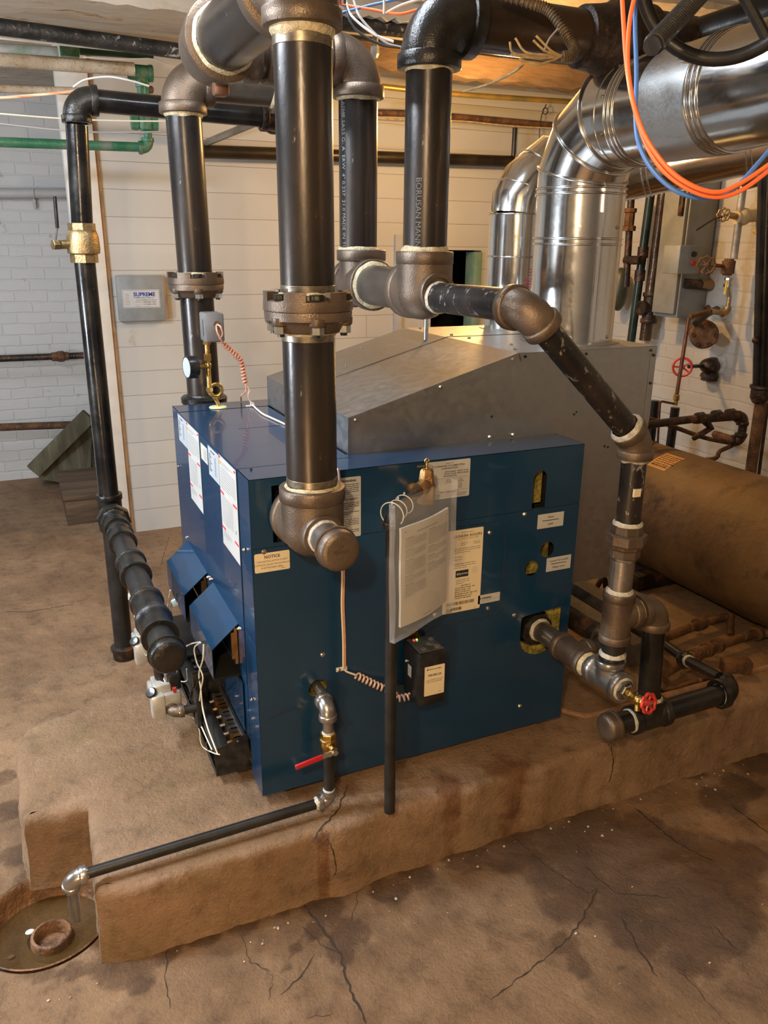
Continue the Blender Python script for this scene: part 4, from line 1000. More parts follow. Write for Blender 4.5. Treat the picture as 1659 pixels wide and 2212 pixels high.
# smaller line running back from that elbow
sl_ = thing('condensate_line', 'thin black pipe with a union, running back from the right end of the curb run', 'pipe', (1.35, 0, .45))
a = V((1.350, EY+.05, LZ+.02)); p1 = at(1480, 1424, 'y', -.02); b1 = at(1440, 1395, 'y', .09); dcl = (p1-a).normalized()
pipe(sl_, a, p1, R1, GLOSSBLACK); pipe(sl_, p1, b1+(b1-p1)*1.2, R1, GLOSSBLACK); union(sl_, p1, dcl, R1, IRON_DK, L=.055); dope(sl_, p1-dcl*.030, -dcl, R1, DOPEW, w=.006, k=1.3); dope(sl_, p1+dcl*.030, dcl, R1, DOPEW, w=.010, k=1.3)

# ------------------------------------------------------------------ boiler blow-down line to the floor drain
DX, DY = .157, -.088
bl = thing('drain_pipe', 'narrow dark pipe from the boiler side, running along the curb to the floor drain', 'pipe', (DX, DY, .4))
pipe(bl, (.16, .02, .533), (.16, -.05, .531), R34, STEEL); elbow('elbow', bl, (DX, DY, .524), Y, -Z, R34*1.25, STEEL)
pipe(bl, (DX, DY, .49), (DX, DY, .435), R34*1.05, STEEL, 'nipple'); dope(bl, (DX, DY, .448), Z, R34, DOPEW, w=.005, k=1.3)
pipe(bl, (DX, DY, .385), (DX, DY, .265), R34*1.05, MATBLACK); dope(bl, (DX, DY, .388), -Z, R34, DOPEW, w=.006, k=1.3); dope(bl, (DX, DY, .272), Z, R34, DOPEW, w=.005, k=1.35)
elbow('elbow', bl, (DX-.003, DY-.004, .2415), Z, -X, R34*1.1, STEEL, k=.95); dope(bl, (DX-.036, DY-.004, .2415), -X, R34, DOPEW, w=.006, k=1.45)
pipe(bl, (DX-.02, DY-.004, .2415), (-.462, DY-.018, .2375), R34, MATBLACK); dope(bl, (-.458, DY-.018, .2375), X, R34, CHROME, w=.004)
elbow('elbow', bl, (-.492, DY-.018, .2365), X, V((-.0, .28, -.96)), R34*1.15, STEEL)
a = V((-.492, DY-.018, .2365)); dn = V((.0, .30, -.95)).normalized(); pipe(bl, a+dn*.02, a+dn*.175, R34*1.0, STEEL)
bv = thing('ball_valve', 'brass ball valve with red lever on the narrow drain pipe in front of the boiler', 'valve', (DX, DY, .41))
b = MB().hexp((DX, DY, .448), (DX, DY, .432), .0205); b.rev((DX, DY, .434), -Z, [(0, .0175), (.003, .0225), (.008, .0225), (.010, .0185), (.018, .021), (.030, .021), (.036, .017)], 24); b.hexp((DX, DY, .404), (DX, DY, .386), .0195); b.cyl((DX, DY, .416), (DX+.004, DY-.032, .412), .010, 16)
b.build('valve_body', BRASS, bv)
hp = V((DX+.004, DY-.036, .411)); hd_ = V((-.97, .02, -.17)).normalized(); hu = hd_.cross(Y).normalized()
lev = MB(); lev.obox(hp+hd_*.016, .044, .003, .013, hd_, -Y, hu); lev.hexp(hp, hp-Y*.008, .008); lev.build('lever', CHROME, bv)
gr = MB(); gr.obox(hp+hd_*.070, .074, .0075, .0145, hd_, -Y, hu, .003); gr.build('grip', REDV, bv)

# ------------------------------------------------------------------ relief valve, its pipe and the manual
VX, VY = .425, -.085
rv = thing('relief_valve', 'bronze safety relief valve poking up behind the plastic bag', 'relief valve', (VX, VY, 1.07))
rx, ry = .279, -.200
out_d = V((rx-VX, ry-VY, -.020)).normalized(); vc = V((VX, VY, 1.085))
b = MB(); b.cyl(vc-Z*.03, vc-Z*.030+Y*.09, R34*1.1, 18); b.rev(vc-Z*.05, Z, [(0, .018), (.004, .023), (.045, .025), (.055, .020), (.085, .017), (.090, .013), (.091, .002)], 6, rot=.3)
b.cyl(vc, vc+out_d*.045, .019, 20); b.build('valve_body', BRONZE, rv)
b = MB(); tp = vc+Z*.040; b.cyl(tp, tp+Z*.020, .0035, 10); b.torus(tp+Z*.020, Y, .006, .0014, 20, 8); b.obox(tp+Z*.008-X*.012, .030, .003, .004, X, Y, Z); b.build('lift_lever', BRASS, rv)
rp = thing('relief_pipe', 'straight dark discharge pipe hanging in front of the boiler, its top under the bag', 'pipe', (rx, ry, .6))
et = V((rx, ry, 1.062)); elbow('elbow', rp, et, -out_d, -Z, R34*1.15, IRON_DK, k=.95); pipe(rp, et-out_d*.025, vc+out_d*.040, R34, RUSTDK)
pipe(rp, et-Z*.02, (rx+.004, ry, .245), R34*1.08, MATBLACK)
# manual in a clear bag
bd = V((.895, .446, 0)).normalized(); bn = V((.446, -.895, 0)).normalized()    # along the sheet, towards the viewer
def bagpt(u, v, off=0): # u along, v down from the elbow
    return V((rx-.012, ry-.035, 1.075))+bd*u-Z*v+bn*off
manual = thing('instruction_manual', 'printed maintenance manual in a clear plastic bag hung on the discharge pipe', 'manual', tuple(bagpt(.07, .15)))
LEAN = .10
def sheet(u0, u1, v0, v1, off, amp, nu=14, nv=18, sh=0, seed=0, curl=0):
    vs = []; fs = []
    for j in range(nv+1):
        for i in range(nu+1):
            u = u0+(u1-u0)*i/nu; v = v0+(v1-v0)*j/nv
            q = noise.noise((u*14+seed, v*9, seed))*amp+curl*math.sin((u-u0)/(u1-u0)*PI)
            vs.append(bagpt(u+sh*v, v+LEAN*(u-u0)*0-.02*(u), off+q))
    for j in range(nv):
        for i in range(nu):
            a = j*(nu+1)+i; fs.append((a, a+nu+1, a+nu+2, a+1))
    return MB().add(vs, fs)
pm = sheet(.010, .196, .035, .285, .012, .004, seed=2, sh=.03, curl=.008)
pm2 = MB(); pm2.v = pm.v+[tuple(V(p)-bn*.006) for p in pm.v]; n_ = len(pm.v); pm2.f = pm.f+[tuple(i+n_ for i in f[::-1]) for f in pm.f]
nu, nv = 14, 18
edge = [i for i in range(nu+1)]+[j*(nu+1)+nu for j in range(1, nv+1)]+[nv*(nu+1)+i for i in range(nu-1, -1, -1)]+[j*(nu+1) for j in range(nv-1, 0, -1)]
pm2.f += [(edge[i], edge[(i+1) % len(edge)], edge[(i+1) % len(edge)]+n_, edge[i]+n_) for i in range(len(edge))]
PAGE = mat('paper_page', (.42, .40, .37), (.39, .37, .34), 6, .6)
po = pm2.build('pages', PAGE, manual, 60)
tx = MB(); rnd = random.Random(9)
def onpage(u, v, h=.0006):
    u = .010+(u-.022)/.118*.186; v = .035+(v-.040)/.222*.25
    q = noise.noise((u*14+2, v*9, 2))*.004+.008*math.sin((u-.010)/.186*PI)
    return bagpt(u+.03*v, v-.02*u, .012+q+h)
def pline(u0, u1, v, th):
    u = u0
    while u < u1-.001:
        wv = min(u1-u, rnd.uniform(.003, .010)); tx.quad(onpage(u, v+th), onpage(u+wv, v+th), onpage(u+wv, v), onpage(u, v)); u += wv+.0009
tx.quad(*[onpage(*q) for q in ((.028, .0515), (.134, .0515), (.134, .0495), (.028, .0495))]); pline(.055, .105, .056, .0022)
v = .064
secs = [(6, 1), (5, 1), (9, 1), (4, 1), (8, 0)]
for n_l, _ in secs:
    pline(.030, .048, v, .0019); v += .0042
    for k in range(n_l): pline(.030, .078 if k < n_l-1 else .05, v, .0011); v += .0033
    v += .002
v = .064
for n_l in (10, 4, 3, 5):
    pline(.084, .100, v, .0019); v += .0042
    for k in range(n_l): pline(.084, .134 if k < n_l-1 else .11, v, .0011); v += .0033
    v += .0035
pline(.07, .09, .2535, .0015); tx.quad(*[onpage(*q) for q in ((.028, .252), (.134, .252), (.134, .2512), (.028, .2512))])
tx.build('printing', INKG, po, flip=True)
bm_, t_, b_ = nt('clear_plastic_film'); b_.inputs['Base Color'].default_value = (.9, .9, .9, 1); b_.inputs['Roughness'].default_value = .22; b_.inputs['Alpha'].default_value = .11
b_.inputs['Specular IOR Level'].default_value = .6
fbag = sheet(-.022, .220, -.030, .310, .020, .006, 22, 30, seed=5, sh=.02); bbag = sheet(-.022, .220, -.030, .310, .004, .003, 22, 30, seed=8, sh=.02)
bag = MB(); bag.add(fbag.v, fbag.f); bag.add(bbag.v, [f[::-1] for f in bbag.f]); n_ = len(fbag.v)
nu, nv = 22, 30
e2 = [j*(nu+1) for j in range(nv+1)]+[nv*(nu+1)+i for i in range(1, nu+1)]+[j*(nu+1)+nu for j in range(nv-1, -1, -1)]
bag.f += [(e2[i], e2[i+1], e2[i+1]+n_, e2[i]+n_) for i in range(len(e2)-1)]
o = bag.build('plastic_bag', bm_, manual, 60, flip=True)
zt = MB(); 
for k in (-.010, .030, .062):
    c = et-out_d*max(k, 0)+Z*(-.02 if k < 0 else 0)*0; d_ = -out_d
    zt.torus(c-out_d*(k if k < 0 else 0)*0, d_, R34*1.75+(.006 if k < .03 else 0), .0013, 30, 6)
    zt.obox(c+Z*.026, .006, .005, .005, d_, Y, Z)
zt.build('cable_tie', WIREW, manual)

# ------------------------------------------------------------------ low-water cut-off
lw = thing('low_water_cutoff', 'black boxy control with indicator lights mounted on the dark blue boiler side', 'control box', (.445, -.05, .55))
lx0, lx1, ly0, ly1, lz0, lz1 = .405, .489, -.108, -.012, .468, .628
MB().box((lx0, ly0, lz0), (lx1, ly1, lz1), .010).build('housing', BLACKPL, lw)
lid = mat('clear_grey_lid', (.10,.11,.12), (.05,.05,.055), 12, .12, coat=.6)
tb = MB().box((lx0+.006, ly0+.008, lz1-.001), (lx1-.006, ly1-.006, lz1+.002), .001); to = tb.build('terminal_cover', lid, lw)
for (x, y) in ((.47, -.085), (.43, -.085), (.455, -.065), (.475, -.04)): MB().rev((x, y, lz1+.002), Z, [(0, .008), (.001, .0075), (.001, .0001)], 14).build('button', GREYPL, lw)
for (x, c, e) in ((.427, (.9, .05, .02), 'red'), (.436, (.35, .8, .1), 'green')):
    lm, t_, b_ = nt(e+'_indicator'); b_.inputs['Base Color'].default_value = (*c, 1); b_.inputs['Emission Color'].default_value = (*c, 1); b_.inputs['Emission Strength'].default_value = 1.2
    MB().sph((x, -.032, lz1+.003), .0032, 10).build('indicator_light', lm, lw)
MB().cyl((.442, -.012, .612), (.442, .05, .612), .014, 20).build('probe', BRASS, lw)
pg = Page((.423, ly0, .588), X, -Z, -Y); o = MB().prism([pg.P(x, y, 0) for x, y in rect(0, 0, .060, .088, .002)], -Y*.0004).build('label', CREAML, lw)
pg.mb(K).quad(pg.P(.006,.009), pg.P(.009,.012), pg.P(.012,.009), pg.P(.009,.006)); pg.text(.014, .011, 'McDonnell & Miller', .0046, K, .0001); pg.text(.030, .030, 'PSE-802-24', .0085, K, .0002, 'CENTER'); pg.text(.030, .043, 'LOW WATER CUT-OFF', .0050, K, 0, 'CENTER'); pg.text(.030, .049, 'FOR STEAM BOILERS', .0050, K, 0, 'CENTER'); pg.lines(.044, .08, .056, 1, .004, K); pg.flush(o)
pg = Page((lx0, -.045, .572), -Y, -Z, -X); o = MB().prism([pg.P(x, y, 0) for x, y in rect(0, 0, .020, .034, .001)], -X*.0004).build('label', WHITEL, lw); pg.lines(.004, .006, .016, 4, .006, KG); pg.flush(o)
screw(lw, (lx0, -.035, .575), -X, .004)
# coiled wire on the boiler side
def helix(path, R, turns, rad_n=10):
    P = curve(path, 12); L = [0]
    for i in range(1, len(P)): L.append(L[-1]+(P[i]-P[i-1]).length)
    out = []; n = int(turns*14)
    for k in range(n+1):
        s = L[-1]*k/n; i = max(j for j in range(len(L)) if L[j] <= s+1e-9); i = min(i, len(P)-2)
        p = P[i]+(P[i+1]-P[i])*((s-L[i])/max(1e-9, L[i+1]-L[i])); d, u, v = frame(P[i+1]-P[i]); a = 2*PI*turns*k/n
        out.append(p+(u*math.cos(a)+v*math.sin(a))*R)
    return out
cw = thing('thermostat_cable', 'pinkish cable clipped down the dark blue boiler side, coiled toward the black control', 'cable', (.24, -.01, .7))
wx = at(743, 1300, 'y', -.006).x
for dx, m_ in ((-.0028, WIREC), (.0028, WIREP)):
    MB().tube(curve([(wx-.008+dx, -.004, .97), (wx-.004+dx, -.008, .93), (wx-.001+dx, -.004, .84), (wx-.003+dx, -.004, .76), (wx+dx, -.004, .66), (wx+dx, -.004, .575)], 8), .0026, 8).build('wire', m_, cw)
MB().box((wx-.022, -.0025, .566), (wx+.009, 0, .578), .0008).build('clip', WIREW, cw); screw(cw, (wx-.014, -.0025, .572), -Y, .0035); MB().torus((wx+.002, -.006, .572), Z, .005, .0016, 16, 6).build('clip', WIREW, cw)
hx = [(wx+.012, -.008, .562), (wx+.045, -.014, .538), (wx+.09, -.026, .511), (wx+.125, -.040, .494), (.372, -.055, .479), (.41, -.06, .479)]
MB().tube(curve([(wx, -.006, .572), (wx+.005, -.008, .565), (wx+.03, -.012, .551)], 5), .0026, 8).build('wire', WIREC, cw)
MB().tube(helix([(wx+.03, -.012, .551)]+hx[2:], .0085, 15), .0026, 8).build('coiled_wire', mat('cream_pink_wire', (.78, .60, .50), (.7, .42, .32), 50, .4), cw)
# ------------------------------------------------------------------ pressure control on the boiler top
PX, PY = .137, .896
pc = thing('pressure_control', 'grey pressure control on a brass pigtail with round gauge, on the blue boiler top', 'pressure control', (PX, PY, TZ))
def zz(py, px=462): return at(px, py, 'y', PY).z
MB().rev((PX, PY, TZ+.0005), Z, [(0, .030), (.003, .028), (.004, .018)], 24).build('sealing_washer', mat('pale_yellow_washer', (.6,.6,.3), rough=.5), pc)
zb = zz(878); z1 = zz(840); z0 = zz(775); z2 = zz(735)
LR = .021; lc = V((PX-.006, PY, zb+.055))
loop = [(PX, PY, TZ), (PX, PY, zb+.012)]
for k in range(15):
    a = -PI*.45+2*PI*k/14*.98; loop.append((lc.x+LR*math.sin(a)*-1*-1*1.0-.0, PY-.012*k/14, lc.z-LR*math.cos(a)*1.0))
loop += [(PX-.030, PY-.012, lc.z+.01), (PX-.027, PY-.010, z1)]
MB().tube(curve(loop, 4), .0068, 12).build('pigtail', BRASS, pc)
sx = PX-.027
b = MB(); b.cyl((sx, PY-.01, z1-.004), (sx, PY-.01, z2+.004), .0085, 16); b.hexp((sx, PY-.01, z1-.006), (sx, PY-.01, z1+.008), .012); b.hexp((sx, PY-.01, z0-.004), (sx, PY-.01, z0+.018), .012); b.hexp((sx, PY-.01, z2-.012), (sx, PY-.01, z2+.004), .013)
zg = at(430, 790, 'y', PY).z
b.cyl((sx, PY-.01, zg), (sx-.045, PY-.02, zg), .0085, 14); b.sph((sx, PY-.01, zg), .012, 14); b.build('brass_stem', BRASS, pc)
gd = V((-1, -.18, 0)).normalized(); gc = V((sx-.040, PY-.02, zg))
b = MB().rev(gc, gd, [(0, .010), (.001, .036), (.030, .037), (.034, .036), (.034, .032)], 36); g_ = b.build('gauge_case', BLACKPL, pc)
MB().rev(gc+gd*.0335, gd, [(0, .032), (.0008, .032), (.0009, .001)], 36).build('gauge_face', GREYL, g_)
cxm = (at(428, 700, 'y', PY).x+at(475, 700, 'y', PY).x)/2+.005; zt_ = at(452, 674, 'y', PY).z; zb_ = at(455, 736, 'y', PY).z
MB().box((cxm-.030, PY-.055, zb_), (cxm+.032, PY+.03, zt_), .006).build('housing', GREYPL, pc)
MB().box((cxm-.026, PY-.058, zb_+.004), (cxm+.028, PY-.055, zt_-.004), .002).build('cover', GREYPL, pc)
kn = V((cxm+.006, PY-.058, (zb_+zt_)/2+.012)); MB().rev(kn, -Y, [(0, .011), (.006, .011), (.006, .008), (.003, .007)], 20).build('conduit_bushing', CHROME, pc)
MB().box((cxm-.0304, PY-.03, zb_+.02), (cxm-.030, PY-.02, zt_-.02)).build('scale', INK, pc)
tc2 = thing('control_wire', 'coiled pink wire running from the grey pressure control down to the blue boiler top', 'cable', (.2, .85, 1.2))
w1 = at(520, 780, 'y', .87); w2 = at(536, 850, 'y', .875)
MB().tube(curve([kn, kn+V((.008, -.02, -.006)), kn+V((.014, -.018, -.03)), kn+V((.004, -.014, -.045))], 6), .0028, 8).build('wire', WIREP, tc2)
MB().tube(curve([kn, kn+V((-.004, -.02, -.02)), kn+V((.010, -.014, -.05)), at(485, 745, 'y', .86)], 6), .0028, 8).build('wire', WIREP, tc2)
MB().tube(helix([at(482, 742, 'y', .86), at(503, 762, 'y', .865), w1, at(530, 830, 'y', .872)], .0075, 15), .0030, 8).build('coiled_wire', WIREP, tc2)
MB().tube(curve([at(482, 742, 'y', .86), at(503, 762, 'y', .865), w1, at(530, 830, 'y', .872)], 8), .0030, 8).build('wire', WIREP, tc2)
MB().tube(curve([at(530, 830, 'y', .872), at(531, 845, 'y', .87), at(521, 855, 'y', .87), at(521, 866, 'z', TZ+.004)], 6), .0026, 8).build('wire', WIREP, tc2)
cl = at(545, 877, 'z', TZ)
MB().tube(curve([at(530, 830, 'y', .872), at(538, 843, 'y', .872), at(536, 855, 'y', .872), cl+Z*.006, at(565, 892, 'z', TZ+.004), at(585, 902, 'z', TZ+.004), at(617, 917, 'z', TZ+.004), V((.28, .30, TZ+.004)), V((.23, .12, TZ+.004)), V((.222, .01, TZ+.004)), V((.225, -.006, TZ-.01)), V((.228, -.005, 1.0))], 6), .003, 8).build('wire', mat('cream_pink_sheath', (.78,.55,.45), rough=.5), tc2)
MB().box((cl.x-.022, cl.y-.006, TZ), (cl.x+.006, cl.y+.006, TZ+.003), .001).build('clip', WIREW, tc2); MB().torus(cl+Z*.006, Y, .006, .0018, 16, 6).build('clip', WIREW, tc2)

# ------------------------------------------------------------------ old black gas pipe at the left
GX, GY, RG = -.2, 1.39, .0365
gp = thing('gas_pipe', 'tall glossy black gas pipe with a brass valve, on the floor left of the boiler', 'gas pipe', (GX, GY, 0))
gz = .640
pipe(gp, (GX-.004, GY, .02), (GX-.002, GY, gz), RG, MATBLACK); MB().rev((GX-.004, GY, 0), Z, [(0, RG*1.25), (.03, RG*1.28), (.045, RG*1.45), (.052, RG*1.45), (.06, RG)], 32).build('floor_collar', RUSTDK, gp)
tee('tee', gp, (GX, GY, gz), [(Z, RG, .075), (-Z, RG, .075), (-Y, RG, .075)], IRON_DK)
pipe(gp, (GX, GY, gz+.06), (GX, GY, 1.585), RG, GLOSSBLACK)
pipe(gp, (GX+.004, GY, 1.69), (GX+.02, GY, 2.02), RG, GLOSSBLACK); pipe(gp, (GX, GY, 1.57), (GX+.004, GY, 1.7), RG, GLOSSBLACK)
b = MB().rev((GX, GY, 1.575), Z, [(0, RG), (0, RG*1.3), (.028, RG*1.3)], 8); b.rev((GX+.001, GY, 1.603), Z, [(0, RG*1.2), (.004, RG*1.5), (.022, RG*1.56), (.060, RG*1.5), (.078, RG*1.35), (.082, RG*1.2)], 32); b.rev((GX+.002, GY, 1.683), Z, [(0, RG*1.28), (.024, RG*1.28), (.024, RG)], 8)
b.cyl((GX, GY, 1.64), (GX-.078, GY-.03, 1.635), .015, 16); b.build('valve_body', BRASS_D, gp)
hn = V((GX-.082, GY-.032, 1.635)); MB().hexp(hn, hn-V((.02, .008, 0)), .018).build('packing_nut', BRASS_D, gp)
h0 = hn-V((.012, .006, 0)); ht = at(118, 424, 'y', 1.34); hm = at(124, 493, 'y', 1.34); MB().tube([h0, (h0+hm)/2, hm], .0028, 8).build('handle', CHROME, gp); MB().tube([hm, ht], .0062, 10).build('grip', BLACKPL, gp)
ez = 2.10; elbow('elbow', gp, (GX+.022, GY, ez), -Z, X, RG, IRON_DK, k=1.1); pipe(gp, (GX+.09, GY, ez), (.50, GY, ez-.012), RG, GLOSSBLACK)
elbow('elbow', gp, (.53, GY, ez-.012), -X, Y, RG, RUSTDK)
pipe(gp, (GX, GY-.06, gz), (GX, .15, gz+.006), RG, MATBLACK)
for (ya, k) in ((1.20, 1.0), (1.05, 1.1)):
    MB().rev((GX, ya+.05, gz), -Y, [(0, RG), (0, RG*1.32), (.010, RG*1.35), (.018, RG*1.2), (.075, RG*1.2), (.083, RG*1.35), (.095, RG*1.32), (.095, RG)], 32).build('coupling', IRON_DK, gp)
union(gp, (GX, 1.275, gz), Y, RG, IRON_DK, L=.09)
MB().rev((GX, .345, gz+.004), -Y, [(0, RG), (0, RG*1.38), (.012, RG*1.42), (.02, RG*1.25), (.10, RG*1.25), (.108, RG*1.4), (.12, RG*1.38), (.12, RG)], 32).build('coupling', IRON_DK, gp)
tee('tee', gp, (GX, .41, gz+.003), [(Y, RG, .07), (-Y, RG, .07), (-Z, RG*.7, .07)], IRON_DK, 1.15); tee('tee', gp, (GX, .75, gz+.002), [(Y, RG, .07), (-Y, RG, .07), (-Z, RG*.55, .065)], IRON_DK, 1.12)
cap(gp, (GX, .135, gz+.006), -Y, RG*1.02, IRON_DK, label='round black pipe cap')
MB().rev((GX, .75, .573), -Z, [(0, .013), (.005, .013), (.005, .021), (.016, .021), (.018, .025), (.034, .026), (.036, .020), (.052, .018), (.054, .013), (.10, .013)], 16).build('union', DOPEW, gp, 30)
pipe(gp, (GX, .41, .58), (GX+.01, .41, .42), .014, BLACKPIPE)
def gas_valve(y, lab):
    GX = -.175
    g = thing('gas_valve', lab, 'gas valve', (GX, y, .37), 'gas valves under the black gas pipe')
    ali = mat('pale_cast_aluminium', (.62, .61, .57), (.5, .49, .46), 30, .35, .5)
    b = MB(); b.box((GX-.048, y-.055, .345), (GX+.035, y+.055, .395), .006); b.box((GX-.040, y-.038, .392), (GX+.010, y+.030, .420), .005); b.cyl((GX, y+.035, .37), (GX, y+.07, .37), .022, 20)
    b.box((GX-.052, y-.064, .325), (GX-.012, y-.02, .40), .008)
    b.build('body', ali, g)
    MB().rev((GX-.045, y-.04, .40), V((-.4, -.5, .75)), [(0, .015), (.010, .016), (.014, .013), (.015, .001)], 20).build('control_knob', BLACKPL, g)
    MB().rev((GX+.002, y-.01, .42), Z, [(0, .018), (.002, .018), (.003, .010), (.01, .009), (.01, .001)], 18).build('regulator_cap', CHROME, g)
    MB().box((GX+.006, y-.035, .395), (GX+.040, y+.04, .445), .004).build('actuator', BLACKPL, g)
    for k in range(3): screw(g, (GX-.035+k*.018, y+.042, .395), Z, .004)
    MB().box((GX+.012, y-.058, .40), (GX+.022, y-.048, .412)).build('terminal', REDPAINT, g)
    elbow('outlet_elbow', g, (GX+.004, y-.075, .345), Y, X, .013, IRON); pipe(g, (GX+.02, y-.075, .345), (-.10, y-.075, .345), .013, MATBLACK)
    MB().box((-.105, y-.095, .285), (-.092, y-.055, .40), .002).build('bracket', BLACKM, g)
    return g
gas_valve(.405, 'pale metal gas valve below the capped end of the black gas pipe')
gas_valve(.75, 'pale metal gas valve half hidden farther back beside the tall black pipe')
# wiring in front of the burners
bw = thing('burner_wiring', 'loose cream and dark wires hanging from the blue shield boxes in front of the burners', 'wiring', (-.1, .45, .5))
def wpath(pts, m_, r=.0022, x=-.095, n=7):
    P = [at(p[0], p[1], 'x', p[2] if len(p) > 2 else x) for p in pts]; MB().tube(curve(P, n), r, 8).build('wire', m_, bw)
wpath([(368,1275,-.10),(364,1300),(362,1325),(378,1355),(383,1380)], WIREC); wpath([(376,1288,-.09),(368,1310),(372,1340),(364,1350)], WIREG); wpath([(374,1287,-.09),(380,1290),(383,1280)], WIREK)
wpath([(432,1387,-.09),(415,1390),(398,1398)], WIREW); wpath([(433,1388,-.09),(420,1400),(425,1430),(438,1460),(434,1490),(430,1530),(432,1560),(440,1580),(458,1620,-.09)], WIREC)
wpath([(440,1392,-.09),(438,1425),(430,1455),(434,1490),(438,1530),(448,1570),(462,1608),(470,1628,-.09)], WIREC); wpath([(434,1460,-.1),(420,1490),(412,1505),(402,1525),(392,1535,-.15)], WIREK, .0018)
wpath([(388,1540,-.16),(415,1548),(430,1575),(433,1600),(440,1615),(460,1626),(474,1630,-.09)], WIREC, .0018); wpath([(457,1592,-.08),(446,1605),(450,1620),(466,1628,-.09)], RUSTDK)
wpath([(382,1448,-.15),(388,1470),(404,1470),(403,1445,-.1)], WIREC, .0018); wpath([(316,1415,-.2),(318,1430),(328,1435),(340,1410,-.2)], WIREC, .0018)
p = at(377, 1302, 'x', -.1); MB().obox(p, .016, .012, .022, V((.9,0,.4)), Y, V((-.4,0,.9)), .002).build('wire_connector', mat('pale_blue_plastic', (.45,.6,.7), rough=.4), bw)
p = at(415, 1495, 'x', -.1); MB().obox(p, .009, .009, .034, V((.8,0,-.4)), Y, V((.4,0,.85)), .003).build('wire_connector', BLACKPL, bw)

# ------------------------------------------------------------------ flue ducts
def duct(t, pts, r, beads, seams=True, open_end=True):
    MB().tube(pts, r, 56).build('duct', DUCT, t, 50)
def bead(t, c, d, r, w=.005, n=2):
    c = V(c); d = V(d).normalized(); b = MB()
    for k in range(n): b.torus(c+d*(k-(n-1)/2)*.016, d, r+.0006, w, 56, 8)
    b.build('bead', DUCT, t, 60)
FXX, FYY, RF = 1.145, .345, .131
f1 = thing('flue_duct', 'largest shiny galvanised flue duct, rising from the hood and turning toward the viewer', 'duct', (FXX, FYY, 1.36), 'flue ducts from the draft hood')
MB().rev((FXX, FYY, H1+.0015), Z, [(0, RF+.022), (.003, RF+.022), (.003, RF+.001)], 56).build('base_flange', GALV, f1, 40)
MB().cyl((FXX, FYY, H1+.003), (FXX, FYY, 1.80), RF, 64).build('duct', DUCT, f1, 50)
b = MB(); b.box((FXX-RF*.2, FYY-RF-.002, H1+.01), (FXX-RF*.2+.012, FYY-RF+.004, 1.74)); b.build('seam', DUCT, f1)
for z in (1.66, 1.80): bead(f1, (FXX, FYY, z), Z, RF, .0035)
zc = 1.985
def arc(k, R=.185): # bend from up to -Y
    a = k*PI/2; return V((FXX, FYY-R*(1-math.cos(a)), 1.80+R*math.sin(a)))
gp_ = [arc(0), arc(.17), arc(.5), arc(.83), arc(1.0)]
ring = [(0, Z), (1/3, None), (2/3, None), (1, -Y)]
for i in range(4):
    a, c = gp_[i], gp_[i+1]; 
# gored elbow: mitred rings
def gore(t, secs, r):
    """secs = [(centre, plane normal, axis dir)]; rings cut by planes"""
    vs = []; fs = []; S = 60; side = X
    for c, nrm, axd in secs:
        axd = V(axd).normalized(); nrm = V(nrm).normalized(); v2 = axd.cross(side).normalized()
        for k in range(S):
            a = 2*PI*k/S; q = side*math.cos(a)*r+v2*math.sin(a)*r; tt = -(q.dot(nrm))/axd.dot(nrm); vs.append(V(c)+q+axd*tt)
    for i in range(len(secs)-1):
        for k in range(S):
            k2 = (k+1) % S; fs.append((i*S+k, i*S+k2, (i+1)*S+k2, (i+1)*S+k))
    return MB().add(vs, fs)
Re = .185
def dirk(a): return V((0, -math.sin(a), math.cos(a)))
G = 4; prev = 0
cuts = [0, PI/8, PI/8*2.33, PI/8*3.67-PI/16, PI/2]
cuts = [0, PI/6, PI/3, PI/2]
C0 = V((FXX, FYY-Re, 1.80))
def onarc(a, R=Re): return C0+V((0, R*math.cos(a), R*math.sin(a)))
mids = [0, PI/4*.5, PI/4*1.0+PI/8*0, PI/4*1.5, PI/2]
segdirs = [0, PI/6, PI/3, PI/2]
bnd = [PI/12, PI/4, PI*5/12]
prevp = onarc(0)
for i in range(4):
    if i == 0: s0, n0 = onarc(0), dirk(0)
    else: s0, n0 = None, None
pts_c = [onarc(0)]+[onarc(a)*1.0+(onarc(a)-C0).normalized()*Re*(1/math.cos(PI/12)-1) for a in bnd]+[onarc(PI/2)]
nrm = [Z]+[dirk(a) for a in bnd]+[-Y]; axs = [dirk(a) for a in segdirs]
for i in range(4):
    gore(f1, [(pts_c[i], nrm[i], axs[i]), (pts_c[i+1], nrm[i+1], axs[i])], RF-.0006*i).build('elbow_gore', DUCT, f1, 60)
for i in (1, 2, 3):
    vs = gore(f1, [(pts_c[i], nrm[i], axs[i])], RF+.001).v; MB().tube(vs, .0042, 8, closed=True).build('bead', DUCT, f1, 60)
h0_ = onarc(PI/2)
MB().cyl(h0_, (FXX, -.9, h0_.z+.02), RF, 64).build('duct', DUCT, f1, 50)
def yz(y): return h0_.z+(h0_.y-y)*.019
bead(f1, (FXX, .09, yz(.09)), Y, RF, .0045, 3); bead(f1, (FXX, -.20, yz(-.20)), Y, RF, .004, 3); bead(f1, (FXX, .145, yz(.145)), Y, RF, .0015, 1)
MB().rev((FXX, -.015, yz(-.015)), -Y, [(0, RF+.0002), (.0001, RF+.0012), (.16, RF+.0012), (.1601, RF+.0002)], 60).build('joint_sleeve', galv('dull_spangled_patch', .6, .38, 220), f1, 60)
for a in (2.2, 2.9, 3.6): screw(f1, (FXX+RF*math.cos(a), .12, yz(.12)+RF*math.sin(a)), V((math.cos(a), 0, math.sin(a))), .004)
